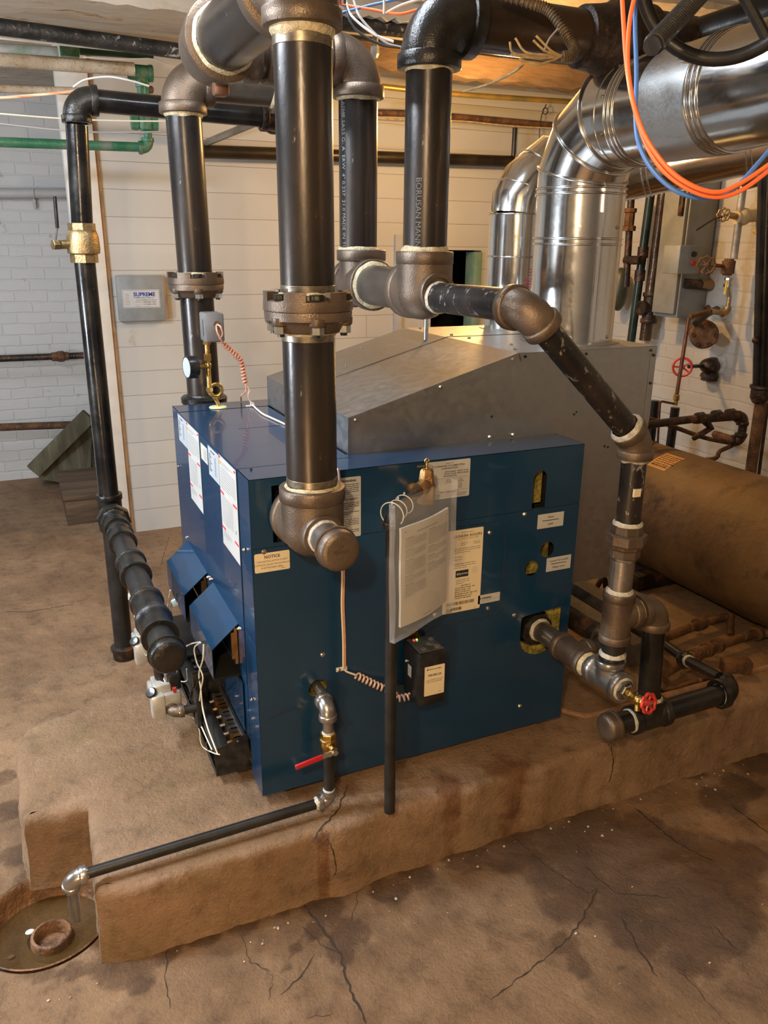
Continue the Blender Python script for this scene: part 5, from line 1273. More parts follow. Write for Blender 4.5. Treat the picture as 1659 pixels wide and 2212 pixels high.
for a in (-2.2, -1.2): screw(f1, (FXX+RF*math.cos(a), FYY+RF*math.sin(a), 1.70), V((math.cos(a), math.sin(a), 0)), .0045); screw(f1, (FXX+RF*math.cos(a), FYY+RF*math.sin(a), 1.385), V((math.cos(a), math.sin(a), 0)), .0045)
RF2 = .1; F2X, F2Y = 1.195, .755
f2 = thing('flue_duct', 'smaller galvanised flue duct behind the largest one, leaning over to the right', 'duct', (F2X, F2Y, 1.36), 'flue ducts from the draft hood')
MB().rev((F2X, F2Y, H1+.0015), Z, [(0, RF2+.018), (.003, RF2+.018), (.003, RF2+.001)], 56).build('base_flange', GALV, f2, 40)
MB().cyl((F2X, F2Y, H1+.003), (F2X, F2Y, 1.75), RF2, 56).build('duct', DUCT, f2, 50)
for z in (1.75, 1.61): bead(f2, (F2X, F2Y, z), Z, RF2, .003, 1)
t1 = V((F2X+.035, F2Y-.01, 1.84)); e1 = at(1372, 366, 'y', .62); dg = (e1-t1)
q1 = deep(1372, 362, 2.72); q2 = deep(1720, 284, 2.50)
MB().tube([(F2X, F2Y, 1.75), (F2X+.004, F2Y, 1.79), (F2X+.035, F2Y-.005, 1.85), V((F2X+.09, F2Y-.01, 1.905)), q1+(q1-q2)*.12, q1], RF2*1.01, 56).build('elbow', DUCT, f2, 30)
for c, d_ in (((F2X+.02, F2Y, 1.82), (.45, 0, 1)), ((F2X+.065, F2Y-.008, 1.88), (1, 0, .9))): bead(f2, c, d_, RF2*1.0, .003, 1)
MB().cyl(q1, q2, RF2, 56).build('duct', DUCT, f2, 50); bead(f2, q1+(q2-q1)*.08, q2-q1, RF2, .003, 2); bead(f2, q1+(q2-q1)*.72, q2-q1, RF2, .003, 2)
mk = mat('red_marker', (.30, .03, .07), rough=.5)
for s_, z, yy in (('25   555', 1.53, -.1), ('1-U  10-10', 1.53, .03)):
    a0 = math.atan2(CAM.y-F2Y, CAM.x-F2X)+.62
    vs, fs = textmesh(s_, .030, 0); MB().add([(F2X+(RF2+.0006)*math.cos(a0-(v.y)/RF2+yy), F2Y+(RF2+.0006)*math.sin(a0-(v.y)/RF2+yy), 1.44+v.x) for v in vs], fs).build('marker_writing', mk, f2, flip=True)
# ------------------------------------------------------------------ things on the far walls and under the ceiling
def run(name, label, cat, pts, yp, r, m, group=None, axis='y', extra=None, smooth=True, up=None):
    t = thing(name, label, cat, tuple(at(*pts[0][:2], axis, pts[0][2] if len(pts[0]) > 2 else yp)), group)
    P = [at(p[0], p[1], axis, p[2] if len(p) > 2 else yp) for p in pts]
    if len(P) > 2 and smooth: P = curve(P, 6)
    MB().tube(P, r, 20).build('pipe' if cat != 'cable' else 'wire', m, t); return t, P
def solo(name, label, cat, mb, m, group=None, ang=38):
    o = mb.build(name, m, None, ang)
    if 'orange cable' in label: group = 'orange cables in the hanging loop'
    if name == 'rail': group = 'dark rails between boiler and tank'
    return tag(o, label, cat, group)
# beams
def beam(name, label, a, b, h, d, m, cat='beam', rough=0, seed=0):
    """timber or plaster strip from a to b (far lower edge), height h, depth d toward the viewer"""
    a, b = V(a), V(b); n = 40; vs = []; fs = []; rnd = random.Random(seed)
    for i in range(n+1):
        p = a+(b-a)*i/n; j = [rnd.uniform(-rough, rough) for _ in range(8)]
        vs += [p+V((0, j[0], j[1])), p+V((0, -d+j[2], j[3])), p+V((0, -d+j[4]*.5, h)), p+V((0, j[5]*.5, h))]
    for i in range(n):
        for k in range(4): fs.append((i*4+k, i*4+(k+1) % 4, (i+1)*4+(k+1) % 4, (i+1)*4+k))
    fs += [(3, 2, 1, 0), (n*4, n*4+1, n*4+2, n*4+3)]
    return solo(name, label, cat, MB().add(vs, fs), m, ang=30)
yb = 1.9
a_, b_2 = at(-30, 24, 'y', yb), at(440, 74, 'y', yb)
dirb = (b_2-a_); z_ = a_.z
beam('ceiling_beam', 'wide plaster-coated beam with peeling paint at the top left under the ceiling', a_-dirb*.6, b_2+dirb*.45, CZ-z_+.05, .30, PLASTER, rough=.004, seed=1)
a_, b_2 = at(735, 150, 'y', 2.2), at(1245, 188, 'y', 2.2); a_.z = b_2.z = (a_.z+b_2.z)/2-.015
beam('ceiling_beam', 'dark rough timber beam behind the black elbow, above the yellow pipe', a_-X*.6, b_2+X*.35, .10, .12, WOODOLD, rough=.010, seed=2)
a_ = at(735, 82, 'y', 1.7); a_.z -= .0
beam('ceiling_beam', 'rough cream plaster strip over the wires in the middle of the ceiling', a_-X*.1+Z*.05, a_+X*1.0+Z*.05, .2, .16, PLASTER, rough=.008, seed=3)
a_ = at(1080, 8, 'y', 1.3)
beam('ceiling_beam', 'cream plaster beam above the large black header at the top right', a_-X*.4, a_+X*1.2, .3, .3, mat('cream_plaster', (.62,.52,.38), (.5,.4,.27), 6, .8, bump=.6, bscale=20), rough=.006, seed=4)
# torn yellow plaster seen at upper right
a_ = at(1010, 128, 'y', 2.5)
beam('ceiling_board', 'torn yellow plaster board behind the large black header', (a_.x-.1, 2.60, a_.z-.035), (a_.x+1.9, 2.60, a_.z-.035), .012, .9, mat('yellow_plaster', (.60,.44,.20), (.68,.55,.32), 6, .8, bump=.8, bscale=14, c3=(.2,.1,.03), s3=9, thr3=(.62,.66)), cat='ceiling board', rough=.006, seed=5)
# background pipes, left
run('old_pipe', 'thick chalky black pipe running under the peeling beam at top left', 'pipe', [(-30,54),(210,86),(440,118)], 2.0, .030, OLDBLACK)
run('old_pipe', 'thin white-painted pipe just below the chalky black pipe', 'pipe', [(-20,78),(205,101),(440,124)], 2.05, .0085, WHITEP)
run('old_pipe', 'dusty tan pipe ending at the green tee, top left', 'pipe', [(-30,127),(290,150)], 2.3, .0275, TANPIPE)
run('old_pipe', 'pale grey-green pipe above the tan pipe at the left edge', 'pipe', [(-30,103),(125,112)], 2.6, .022, mat('faded_green_pipe', (.42,.44,.42), (.12,.25,.16), 5, .6, thr=(.5,.65)))
run('old_pipe', 'tan pipe that passes behind the black elbow at upper left', 'pipe', [(-30,191),(200,198)], 2.3, .0155, TANPIPE)
gfit = thing('green_pipe', 'green painted pipe with tee, elbow and union on the left part of the white wall', 'pipe', tuple(at(305, 200, 'y', 2.45)))
GYP = 2.45
P = lambda x, y: at(x, y, 'y', GYP)
pipe(gfit, P(-30, 306), P(305, 318), .021, GREENP); elbow('elbow', gfit, P(320, 320), -X, Z, .021, GREENP)
pipe(gfit, P(320, 300), P(312, 150), .018, GREENP); tee('tee', gfit, P(303, 157), [(X, .026, .055), (-X, .026, .055), (-Z, .018, .06)], GREENP)
pipe(gfit, P(303, 180), P(308, 262), .017, GREENP); MB().rev(P(283, 263), X, [(0, .024), (0, .034), (.012, .036), (.03, .036), (.032, .030), (.05, .044), (.085, .044), (.09, .034), (.12, .034)], 8).build('union', GREENP, gfit, 25)
MB().box(P(128, 93)+V((0, -.02, 0)), P(172, 125)+V((0, .02, 0)), .004).build('bracket', GREENP, gfit); pipe(gfit, P(172, 108), P(330, 118), .020, mat('very_dark_green_pipe', (.008,.03,.018), (.02,.06,.035), 8, .4))
MB().rev(P(305, 192), X, [(0, .012), (.01, .016), (.05, .016), (.055, .010)], 12).build('clamp', RUST, gfit)
# long black pipe along the white wall
wpz = at(440, 328, 'y', 2.86)
t_, P_ = run('wall_pipe', 'long black pipe running along the top of the white board wall', 'pipe', [(425,327),(1260,354)], 2.86, .034, mat('dark_bronze_pipe', (.05,.035,.02), (.02,.015,.012), 6, .35, .5))
for px in (1108,): p = at(px, 352, 'y', 2.86); MB().torus(p, X, .038, .005, 24, 8).build('hanger', RUSTDK, t_); pipe(t_, p+Z*.03, p+Z*.20, .014, MATBLACK, 'hanger_stub')
run('wall_pipe', 'rusty thin pipe with wires tied along it, above the long black wall pipe', 'pipe', [(790,243),(925,248),(1215,272)], 2.80, .018, RUST)
run('wall_pipe', 'thin coppery yellow pipe under the dark timber beam', 'pipe', [(780,182),(980,203),(1250,221)], 2.4, .014, mat('yellow_copper_pipe', (.40,.24,.06), (.2,.17,.06), 6, .4, .6))
run('wire', 'tan wire sagging along the rusty thin pipe', 'cable', [(800,255),(900,260),(1000,262),(1100,272),(1215,278)], 2.78, .005, CLOTHW)
run('wire', 'dark wire tied loosely around the rusty thin pipe near the ducts', 'cable', [(1180,225),(1170,250),(1165,290),(1168,320)], 2.78, .003, WIREK)
MB_ = MB().torus(at(1178, 240, 'y', 2.78), Y, .018, .003, 20, 6); solo('pipe_strap', 'small dark perforated strap loop by the rusty thin pipe', 'strap', MB_, RUSTDK)
# diagonal metal brace
a_, b_2 = at(430, 315, 'y', 2.93), at(600, 245, 'y', 2.2)
solo('brace', 'flat grey metal brace slanting up behind the left riser', 'brace', MB().tube([a_, b_2], .018, 6), mat('dull_grey_metal', (.32,.28,.23), (.2,.16,.12), 8, .5, .6))
# wires on the left
run('wire', 'bundle of orange and cream wires at the left edge below the tan pipes', 'cable', [(-20,213),(60,207),(145,199),(175,196)], 1.6, .005, mat('orange_cream_bundle', (.75,.18,.06), (.75,.65,.45), 90, .5, stretch=(.05, 1, 1)))
run('wire', 'long cream wire stretched across the upper left wall', 'cable', [(-20,244),(135,256),(260,261),(420,262)], 1.75, .0030, WIREC)
run('wire', 'long grey wire stretched below the cream wire at upper left', 'cable', [(-20,265),(130,281),(240,286),(420,283)], 1.75, .0030, WIREG)
run('wire', 'short white wire curving over the black elbow at upper left', 'cable', [(158,188),(185,172),(235,166),(280,174),(322,186)], 1.5, .0034, WIREW)
run('wire', 'thin white wire looping above the tan pipe at top left', 'cable', [(180,123),(240,127),(295,127),(330,128),(375,144)], 2.2, .003, WIREW)
# grey brick alcove
AY = 4.38
t_, _ = run('wall_pipe', 'grey-painted pipe strapped to the grey brick wall at left', 'pipe', [(-60,418),(215,418)], AY, .030, GREYWP); p = at(72, 418, 'y', AY); MB().torus(p, X, .032, .005, 24, 6).build('strap', GREYWP, t_); MB().box(p+V((-.008, .01, -.09)), p+V((.008, .035, -.02))).build('strap', GREYWP, t_)
t_, _ = run('wall_pipe', 'black pipe with a union on the grey brick wall, upper of the two low pipes', 'pipe', [(-60,777),(230,766)], AY-.1, .023, RUSTDK); union(t_, at(130, 770, 'y', AY-.1), X, .023, RUST, L=.11)
run('wall_pipe', 'plain brown pipe on the grey brick wall, lower of the two low pipes', 'pipe', [(-60,925),(230,915)], AY-.15, .026, RUST)
# timber steps in the alcove
st = thing('timber_steps', 'broken old timber step and stringer at the foot of the grey brick wall', 'steps', (-.2, 3.5, 0))
a_ = at(75, 1015, 'y', 4.1); b_2 = at(190, 900, 'y', 4.0); a_.z = max(a_.z, .02)
d_ = (b_2-a_).normalized(); MB().obox((a_+b_2)/2, (b_2-a_).length*1.05, .05, .11, d_, d_.cross(Z).normalized(), d_.cross(Z).normalized().cross(d_), .01).build('stringer', WOODG, st)
rp_ = [at(x, y, 'y', 4.14) for x, y in ((85,1035),(110,990),(150,955),(190,918),(198,930),(195,1040),(150,1045))]
for q in rp_: q.z = max(q.z, .0)
MB().prism(rp_, (0, .2, 0)).build('rotted_boards', WOODG, st)
st['label'] = 'broken old timber step and rotted stringer before the grey brick wall'
s0 = V((-.31, 3.18, 0)); MB().box((-.31, 3.22, .0), (-.03, 3.85, .16), .006).build('riser', WOODOLD, st); MB().box((-.32, 3.20, .16), (-.03, 3.85, .19), .006).build('tread', WOODOLD, st); 
# service plate
sg = thing('service_sign', 'grey metal panel with a white service sticker on the white board wall', 'sign', (.2, 2.9, 1.36))
MB().box((.070, 2.895, 1.236), (.320, 2.944, 1.474), .003).build('panel', GREYBOX, sg)
MB().box((.318, 2.897, 1.24), (.330, 2.944, 1.47)).build('side', WOODEDGE, sg)
sp_ = MB().box((.094, 2.8945, 1.306), (.291, 2.895, 1.401)).build('sticker', WHITEL, sg)
pg = Page((.094, 2.8942, 1.401), X, -Z, -Y); nb = ('printing', NAVY); ng = ('printing', INKG)
pg.text(.058, .034, 'SUPREME', .0285, nb, .0008); pg.text(.062, .044, 'SUPREME Heating & Cooling, L.L.C.', .0072, nb, .0001); pg.text(.070, .057, '24 HOUR EMERGENCY SERVICE', .0078, ng, .0001)
pg.text(.064, .068, 'Toll Free', .0085, ng); pg.text(.102, .069, '1-888-889-9443', .0115, ng, .0001); pg.text(.102, .081, '1-313-885-2400', .0115, ng, .0001); pg.rect(.062, .080, .092, .0805, nb); pg.rect(.062, .088, .092, .0885, nb)
for i in range(7): pg.lines(.014, .020+i*.0095, .05, 1, .004, ng, .5, i, )
pg.rect(.004, .004, .193, .0048, nb); pg.rect(.004, .090, .193, .0908, nb); pg.rect(.004, .004, .0048, .0908, nb); pg.rect(.1922, .004, .193, .0908, nb)
pg.flush(sp_)
# narrow conduit on the wall left of the low opening
solo('wall_conduit', 'narrow grey vertical conduit on the white wall left of the dark low opening', 'conduit', MB().box(at(855, 507, 'y', 2.92)+V((0, 0, 0)), at(863, 760, 'y', 2.94)), GREYWP)
solo('rod', 'short bright rod standing on the hood below the round tee', 'rod', MB().cyl((.775, .62, 1.35), (.775, .62, 1.42), .008, 14), CHROME)

# ------------------------------------------------------------------ header and valve at the top right
hz = 2.165
bh = thing('steam_main', 'massive black horizontal steam main running right from the shiny black elbow', 'steam pipe', (1.0, MY, hz))
pipe(bh, (MX+.09, MY, hz), (1.10, MY, hz), .063, mat('brown_black_pipe', (.014,.010,.008), (.05,.028,.015), 3, .3, .2, .05, 60))
MB().rev((.98, MY, hz), X, [(0, .062), (.005, .074), (.05, .080), (.09, .088), (.10, .098), (.125, .100), (.135, .094), (.14, .088), (.175, .088), (.18, .095), (.21, .096), (.215, .085), (.62, .083), (.62, .01)], 56).build('coupling', RUSTDK, bh, 50)
mv = thing('gate_valve', 'large black iron gate valve with big handwheel and threaded stem, top right corner', 'valve', (1.3, -.1, 2.2))
tip = deep(1408, 100, 1.32); wc = deep(1568, -72, 1.55); ad = (tip-wc).normalized()
MB().tube([wc-ad*.12, tip], .0150, 16).build('stem', MATBLACK, mv)
L_ = (tip-wc).length; b = MB()
for k in range(int(L_/.0085)): b.torus(tip-ad*(.012+k*.0085), ad, .0152, .0030, 16, 5)
b.build('stem_thread', MATBLACK, mv, 60)
wheel(mv, wc, ad, .165, .0145, MATBLACK, 3, hub=.26)
MB().rev(wc-ad*.04, -ad, [(0, .03), (.03, .035), (.10, .05), (.101, .085), (.12, .085), (.13, .06), (.30, .09)], 32).build('bonnet', RUSTDK, mv)
solo('ceiling_pipe', 'shiny black pipe glimpsed through the spokes of the large handwheel', 'pipe', MB().cyl(deep(1500, 85, 2.2), deep(1760, 0, 2.0), .05, 32), GLOSSBLACK)
# orange and blue cables
dp_ = 1.25
def cable(label, pts, m_, r=.0036, d=1.25, name='cable'):
    P_ = curve([deep(p[0], p[1], p[2] if len(p) > 2 else d) for p in pts], 8)
    if name == 'wire': P_ = [V((P_[0].x, P_[0].y, CZ))]+P_
    return solo(name, label, 'cable', MB().tube(P_, r, 10), m_, ang=80)
cable('outer orange cable hanging in a loop at the top right', [(1343,-25),(1347,50),(1354,140),(1372,240),(1405,330),(1455,388),(1530,424),(1600,412),(1690,345)], WIREO)
cable('inner orange cable hanging in a loop at the top right', [(1375,-25),(1360,50),(1357,150),(1376,250),(1412,325),(1468,385),(1540,415),(1600,396),(1690,335)], WIREO, d=1.24)
cable('blue cable hanging in a loop with the orange ones at the top right', [(1372,-25),(1372,60),(1375,160),(1373,250),(1380,310),(1410,368),(1460,412),(1520,428),(1580,412),(1640,350),(1700,280)], WIREB, d=1.27)
# cut armoured cable
ac_ = thing('cut_cable', 'old armoured cable with a fan of cut wire ends before the black steam main', 'cable', tuple(deep(1235, 100, 1.85)))
P_ = curve([deep(x, y, 1.85) for x, y in ((1085,-12),(1150,8),(1185,22),(1212,55),(1232,88),(1240,105),(1234,120),(1214,123))], 6)
b = MB().tube(P_, .0105, 14)
for i in range(0, len(P_)-1, 1): b.torus(P_[i], P_[min(i+1, len(P_)-1)]-P_[max(i-1, 0)], .0105, .0028, 14, 5)
b.build('armour', BX, ac_, 60)
for i, (x, y, mx, my) in enumerate(((1101,90,1110,115), (1113,82,1135,112), (1158,77,1185,105), (1152,87,1175,108), (1104,119,1150,125), (1122,128,1160,140), (1125,131,1165,138))):
    MB().tube(curve([deep(1214, 121, 1.85), deep((mx+1214)/2, (my+125)/2, 1.84), deep(mx, my, 1.83), deep(x, y, 1.82)], 6), .0028, 8).build('wire', CLOTHW, ac_)
MB().tube(curve([deep(1175, 112, 1.85), deep(1186, 85, 1.84), deep(1205, 62, 1.84)], 6), .0022, 8).build('wire', WIREG, ac_)
cable('long tan cord hanging from the torn plaster behind the black elbow', [(1000,198,2.6),(1060,180,2.55),(1110,155,2.5),(1130,140,2.5)], CLOTHW, .004, name='cord')
# wires and odds and ends above the lettered drop
for i, (lab, pts, m_) in enumerate((('white wire sagging at the ceiling right of the near riser', [(745,-5),(760,35),(810,75),(850,90)], WIREW), ('grey wire sagging at the ceiling, second from the near riser', [(762,-5),(780,40),(830,90),(870,104)], WIREG),
    ('black wire hanging lowest at the ceiling right of the near riser', [(745,10),(765,60),(820,95),(868,103)], WIREK), ('blue wire crossing the cream plaster at the ceiling', [(730,30),(790,14),(850,0),(880,-8)], WIREB), ('orange wire crossing above the black elbow', [(735,10),(800,20),(860,30),(905,20)], WIREO),
    ('long white wire crossing the ceiling near the black elbow', [(830,30),(870,10),(920,-5)], WIREW))):
    cable(lab, [(x, y, 1.95) for x, y in pts], m_, .0032, name='wire')
solo('ceiling_pipe', 'rough black pipe crossing behind the wires between the near riser and the black elbow', 'pipe', MB().cyl(at(700, 46, 'y', 1.6), at(900, 70, 'y', 1.6), .026, 24), OLDBLACK)
pd = thing('pipe_stub', 'small grey galvanised stub hanging above the lettered drop', 'pipe', tuple(at(810, 110, 'y', 1.8)))
p = at(812, 70, 'y', 1.8); p.z = CZ; q = at(810, 118, 'y', 1.8); pipe(pd, p, q, .012, GPIPE); MB().rev(at(810, 100, 'y', 1.8), -Z, [(0, .014), (.002, .020), (.03, .020), (.045, .012)], 8).build('cap', GPIPE, pd, 25)

# ------------------------------------------------------------------ tank and the right-hand corner
tk = thing('storage_tank', 'big brown rusty horizontal tank behind the boiler at the right', 'tank', (2.0, .5, PZ))
TX, TZc, TR = 2.2, .490, .28
tf = 1.18
TANKM = mat('brown_rusty_tank', (.10, .055, .022), (.17, .10, .045), 3.2, .62, .1, .5, 26, thr=(.35, .7), c3=(.06, .032, .014), s3=7, thr3=(.52, .66))
MB().rev((TX, -1.3, TZc), Y, [(0, TR), (1.3+tf, TR)], 72).build('shell', TANKM, tk, 60)
MB().rev((TX, tf, TZc), Y, [(-.01, TR-.002), (.02, TR-.004), (.07, TR*.95), (.12, TR*.8), (.155, TR*.5), (.17, .01)], 72).build('end_head', TANKM, tk, 60)
MB().torus((TX, tf, TZc), Y, TR, .006, 72, 8).build('weld_seam', TANKM, tk)
for y in (.75, -.6):
    MB().box((TX-.30, y-.04, PZ if y > -.15 else 0), (TX+.30, y+.04, TZc-TR*.75), .01).build('saddle', RUSTDK, tk)
def ontank(y, a, u, v): # patch coordinates on the shell
    return V((TX+(TR+.001)*math.cos(a+v/TR), y+u, TZc+(TR+.001)*math.sin(a+v/TR)))
vs = []; fs = []
pc_ = at(1415, 992, 'z', TZc+TR)
for j in range(9):
    for i in range(5): vs.append(ontank(.90, 1.95, -.11*i/4, .12*j/8-.06))
for j in range(8):
    for i in range(4): a = j*5+i; fs.append((a, a+1, a+6, a+5))
lb = MB().add(vs, fs).build('tank_label', mat('orange_brown_label', (.50,.26,.08), (.42,.2,.06), 9, .6), tk, flip=True)
tb_ = MB(); rnd = random.Random(2)
for k in range(7):
    v = .045-.014*k; u = -.01
    while u > -.10:
        wv = rnd.uniform(.008, .02); h_ = .008 if k == 0 else .004
        tb_.quad(*[ontank(.90, 1.95, uu, vv)+V((-.0, 0, .0012)) for uu, vv in ((u, v), (u-wv, v), (u-wv, v-h_), (u, v-h_))]); u -= wv+.004
tb_.build('printing', RUSTDK, lb, flip=True)
solo('cord', 'thin dark cord lying over the far end of the brown tank', 'cord', MB().tube(curve([V((TX+(TR+.006)*math.cos(a), tf-.13+.1*math.sin(a*2), TZc+(TR+.006)*math.sin(a))) for a in np.linspace(1.3, 3.4, 10)], 5), .0035, 8), WIREK)
# pipes standing by the right wall
def vpipe(lab, px1, py1, px2, py2, y, r, m_, name='standpipe', cat='pipe'):
    ax_ = ('x', 2.90-.06*((px1*7) % 3)) if y > 1.8 else ('y', y); a, b = at(px1, py1, *ax_), at(px2, py2, *ax_); b = V((b.x, b.y, 0)) if name == 'stub_pipe' else b; t = thing(name, lab, cat, tuple(b)); pipe(t, a, b, r, m_); return t, a, b
t_, a, b = vpipe('tall green-black pipe between the ducts and the shiny brown pipe', 1408, 400, 1362, 745, 2.2, .024, mat('green_black_pipe', (.008,.018,.014), (.02,.035,.03), 8, .25)); 
for yy in (545, 595): p = at(1408-(yy-400)*.133, yy, 'x', a.x); MB().cyl(p-Z*.03, p+Z*.03, .030, 20).build('coupling', RUSTDK, t_)
MB().cyl(a, a+(a-b)*.6, .024, 20).build('pipe', MATBLACK, t_)
t_, a, b = vpipe('shiny dark brown pipe with a tee, left of the grey electrical cabinet', 1437, 390, 1393, 735, 1.95, .033, mat('shiny_brown_pipe', (.035,.022,.014), (.07,.045,.025), 10, .18, .3, .2, 50, c3=(.4,.36,.3), s3=30, thr3=(.68, .71)))
MB().cyl(a, a+(a-b)*.6, .033, 20).build('pipe', RUSTDK, t_)
p = at(1404, 665, 'x', a.x); tee('tee', t_, p, [(Z, .035, .085), (-Z, .035, .085), (-X, .03, .07)], RUSTDK, 1.1)
vpipe('plain black pipe behind the shiny brown pipe, below the ducts', 1462, 395, 1440, 560, 2.5, .03, GLOSSBLACK)
t_, a, b = vpipe('thin black pipe hard by the edge of the big duct', 1364, 420, 1352, 620, 2.4, .020, RUSTDK); p = at(1362, 450, 'x', a.x); MB().rev(p, -Z, [(0, .024), (0, .035), (.02, .036), (.025, .028), (.09, .028), (.095, .04), (.12, .04), (.12, .02)], 8).build('union', RUST, t_, 25)
pipe(t_, at(1352, 562, 'x', a.x), at(1385, 562, 'x', a.x), .024, RUSTDK)
solo('green_vessel', 'dark green rounded vessel half hidden behind the big duct', 'vessel', MB().sph(at(1338, 625, 'x', 2.9), .085, 24, (.6, .6, 1.5)), mat('dark_green_vessel', (.05,.06,.03), (.03,.035,.02), 8, .4))
# electrical cabinet
cabn = thing('electrical_cabinet', 'tall grey steel electrical cabinet on the right-hand wall', 'cabinet', (2.85, 2.0, 1.6))
cA = at(1428, 682, 'x', 2.62); cB = at(1490, 688, 'x', 2.62)
cy0, cy1, cz0 = 1.615, 1.80, 1.285
MB().box((2.80, cy0, cz0), (2.99, cy1, cz0+1.05), .006).build('body', GREYBOX, cabn)
MB().box((2.78, cy0+.01, cz0+.02), (2.80, cy1-.01, cz0+1.03), .004).build('door', GREYBOX, cabn)
lt = at(1466, 440, 'x', 2.78); MB().box((2.765, cy0+.02, lt.z-.06), (2.78, cy0+.05, lt.z+.06), .004).build('latch', RUSTDK, cabn)
swb = thing('switch_box', 'small grey control box with black and red buttons in front of the electrical cabinet', 'switch box', tuple(at(1488, 560, 'x', 2.45)))
s0 = at(1462, 590, 'x', 2.45); s1 = at(1506, 528, 'x', 2.45); fy = at(1508, 560, 'x', 2.45).y
q0 = at(1490, 590, 'y', 1.45); q1 = at(1510, 531, 'y', 1.45)
cx0 = at(1463, 592, 'y', 1.50)
MB().box((cx0.x, 1.50, cx0.z), (at(1509, 590, 'y', 1.50).x, 1.615, at(1480, 530, 'y', 1.50).z), .004).build('box', GREYBOX, swb)
p = at(1498, 549, 'y', 1.50); MB().rev(p, -Y, [(0, .014), (.012, .013), (.012, .001)], 20).build('black_button', BLACKPL, swb); p = at(1496, 568, 'y', 1.50); MB().rev(p, -Y, [(0, .013), (.014, .012), (.014, .001)], 20).build('red_button', REDPAINT, swb)
# white-painted valve piping
def vw(name, lab, cat='pipe'): return thing(name, lab, cat, tuple(at(1580, 500, 'y', 1.35)))
P = lambda x, y, yy=1.35: at(x, y, 'y', yy)
gv = vw('valve_riser', 'old galvanised vertical pipe with a dark globe valve at the right')
pipe(gv, P(1606, 400), P(1585, 560), .018, GPIPE); pipe(gv, P(1610, 380), P(1625, 330), .018, GPIPE)
tee('valve_body', gv, P(1573, 577), [(Z, .016, .04), (-Z, .016, .04)], RUST, 1.9); pipe(gv, P(1573, 577), P(1540, 572), .009, RUST)
wheel(gv, P(1526, 573), (-.75, -.66, .05), .040, .005, RUST, 6, wav=.06); pipe(gv, P(1573, 590), P(1576, 640), .013, CHROME); MB().rev(P(1575, 600), -Z, [(0, .013), (0, .021), (.012, .021), (.014, .015), (.03, .015), (.03, .022), (.045, .022), (.045, .012)], 8).build('union', CHROME, gv, 25)
MB().tube([P(1571, 605, 1.32), P(1566, 635, 1.32)], .007, 8).build('grip', YELV, gv)
pipe(gv, P(1576, 640), P(1571, 672), .011, BRASS_D); elbow('elbow', gv, P(1570, 676), Z, V((-1, .1, -.1)), .013, BRASS_D); pipe(gv, P(1566, 677), P(1535, 672), .013, BRASS_D); pipe(gv, P(1535, 672), P(1490, 683), .012, RUST)
wv_ = vw('steam_valve', 'cream-painted valve with a small dark handwheel at the upper right', 'valve')
pipe(wv_, P(1665, 462), P(1590, 470), .030, CREAMP); MB().sph(P(1605, 468), .042, 24).build('valve_body', CREAMP, wv_); pipe(wv_, P(1640, 466), P(1652, 466), .040, CREAMP); pipe(wv_, P(1600, 470), P(1572, 464), .015, BRASS_D); wheel(wv_, P(1563, 464), (-.75, -.66, .05), .028, .005, BRASS_D, 6, wav=.08)
cw_ = vw('white_pipe', 'thick cream-painted pipe with bulging flanges at the right edge')
pipe(cw_, P(1662, 420), P(1645, 560), .035, CREAMP)
for yy in (500, 540): MB().sph(P(1650-(yy-480)*.1, yy), .052, 24, (1, 1, .55)).build('flange', CREAMP, cw_)
b = MB().tube([P(1659, 385), P(1600, 402)], .025, 16); solo('old_pipe', 'dark dirty pipe with couplings above the cream valve', 'pipe', b, RUSTDK)
hp_ = thing('old_pipe', 'horizontal dark pipe crossing behind the yellow-handled valve', 'pipe', tuple(P(1560, 620)))
pipe(hp_, P(1480, 612, 1.6), P(1640, 628, 1.6), .026, RUSTDK); MB().cyl(P(1512, 614, 1.6), P(1565, 620, 1.6), .028, 20).build('wrapping', mat('brown_wrap', (.25,.15,.07), rough=.7), hp_); wheel(hp_, P(1641, 618, 1.4), (-.6, -.8, .1), .042, .006, RUSTDK, 5)
lp_ = thing('old_pipe', 'horizontal dark pipe below it, leading to the round rusty pump', 'pipe', tuple(P(1560, 665)))
pipe(lp_, P(1540, 668, 1.6), P(1640, 670, 1.6), .024, RUST); MB().sph(P(1545, 668, 1.6), .05, 20, (1.3, .9, .9)).build('fitting', RUST, lp_)
# round rusty pump/trap with valve and red wheel
pu = thing('steam_trap', 'round rusty cast-iron trap on the white brick wall at the right', 'steam trap', tuple(at(1528, 735, 'y', 1.5)))
c = P(1520, 722, 1.45); fd = V((-.6, -.78, -.05)).normalized()
MB().rev(c+fd*.03, -fd, [(0, .01), (0, .066), (.012, .073), (.03, .073), (.034, .066), (.12, .066), (.14, .05)], 40).build('body', RUST, pu, 40)
_, u_, v_ = frame(fd)
for k in range(6): a = 2*PI*k/6; MB().hexp(c+fd*.03+(u_*math.cos(a)+v_*math.sin(a))*.055, c+fd*.042+(u_*math.cos(a)+v_*math.sin(a))*.055, .011).build('bolt', RUSTDK, pu, 25)
MB().tube(curve([P(1503, 700, 1.4), P(1525, 680, 1.42), P(1548, 668, 1.5)], 6), .018, 14).build('inlet', RUSTDK, pu)
pipe(pu, P(1537, 775, 1.5), P(1540, 820, 1.5), .028, RUSTDK); pipe(pu, P(1562, 690, 1.55), P(1550, 800, 1.55), .020, RUSTDK)
rw = thing('steam_valve', 'black iron valve with a red handwheel below the round rusty trap', 'valve', tuple(P(1535, 790, 1.5)))
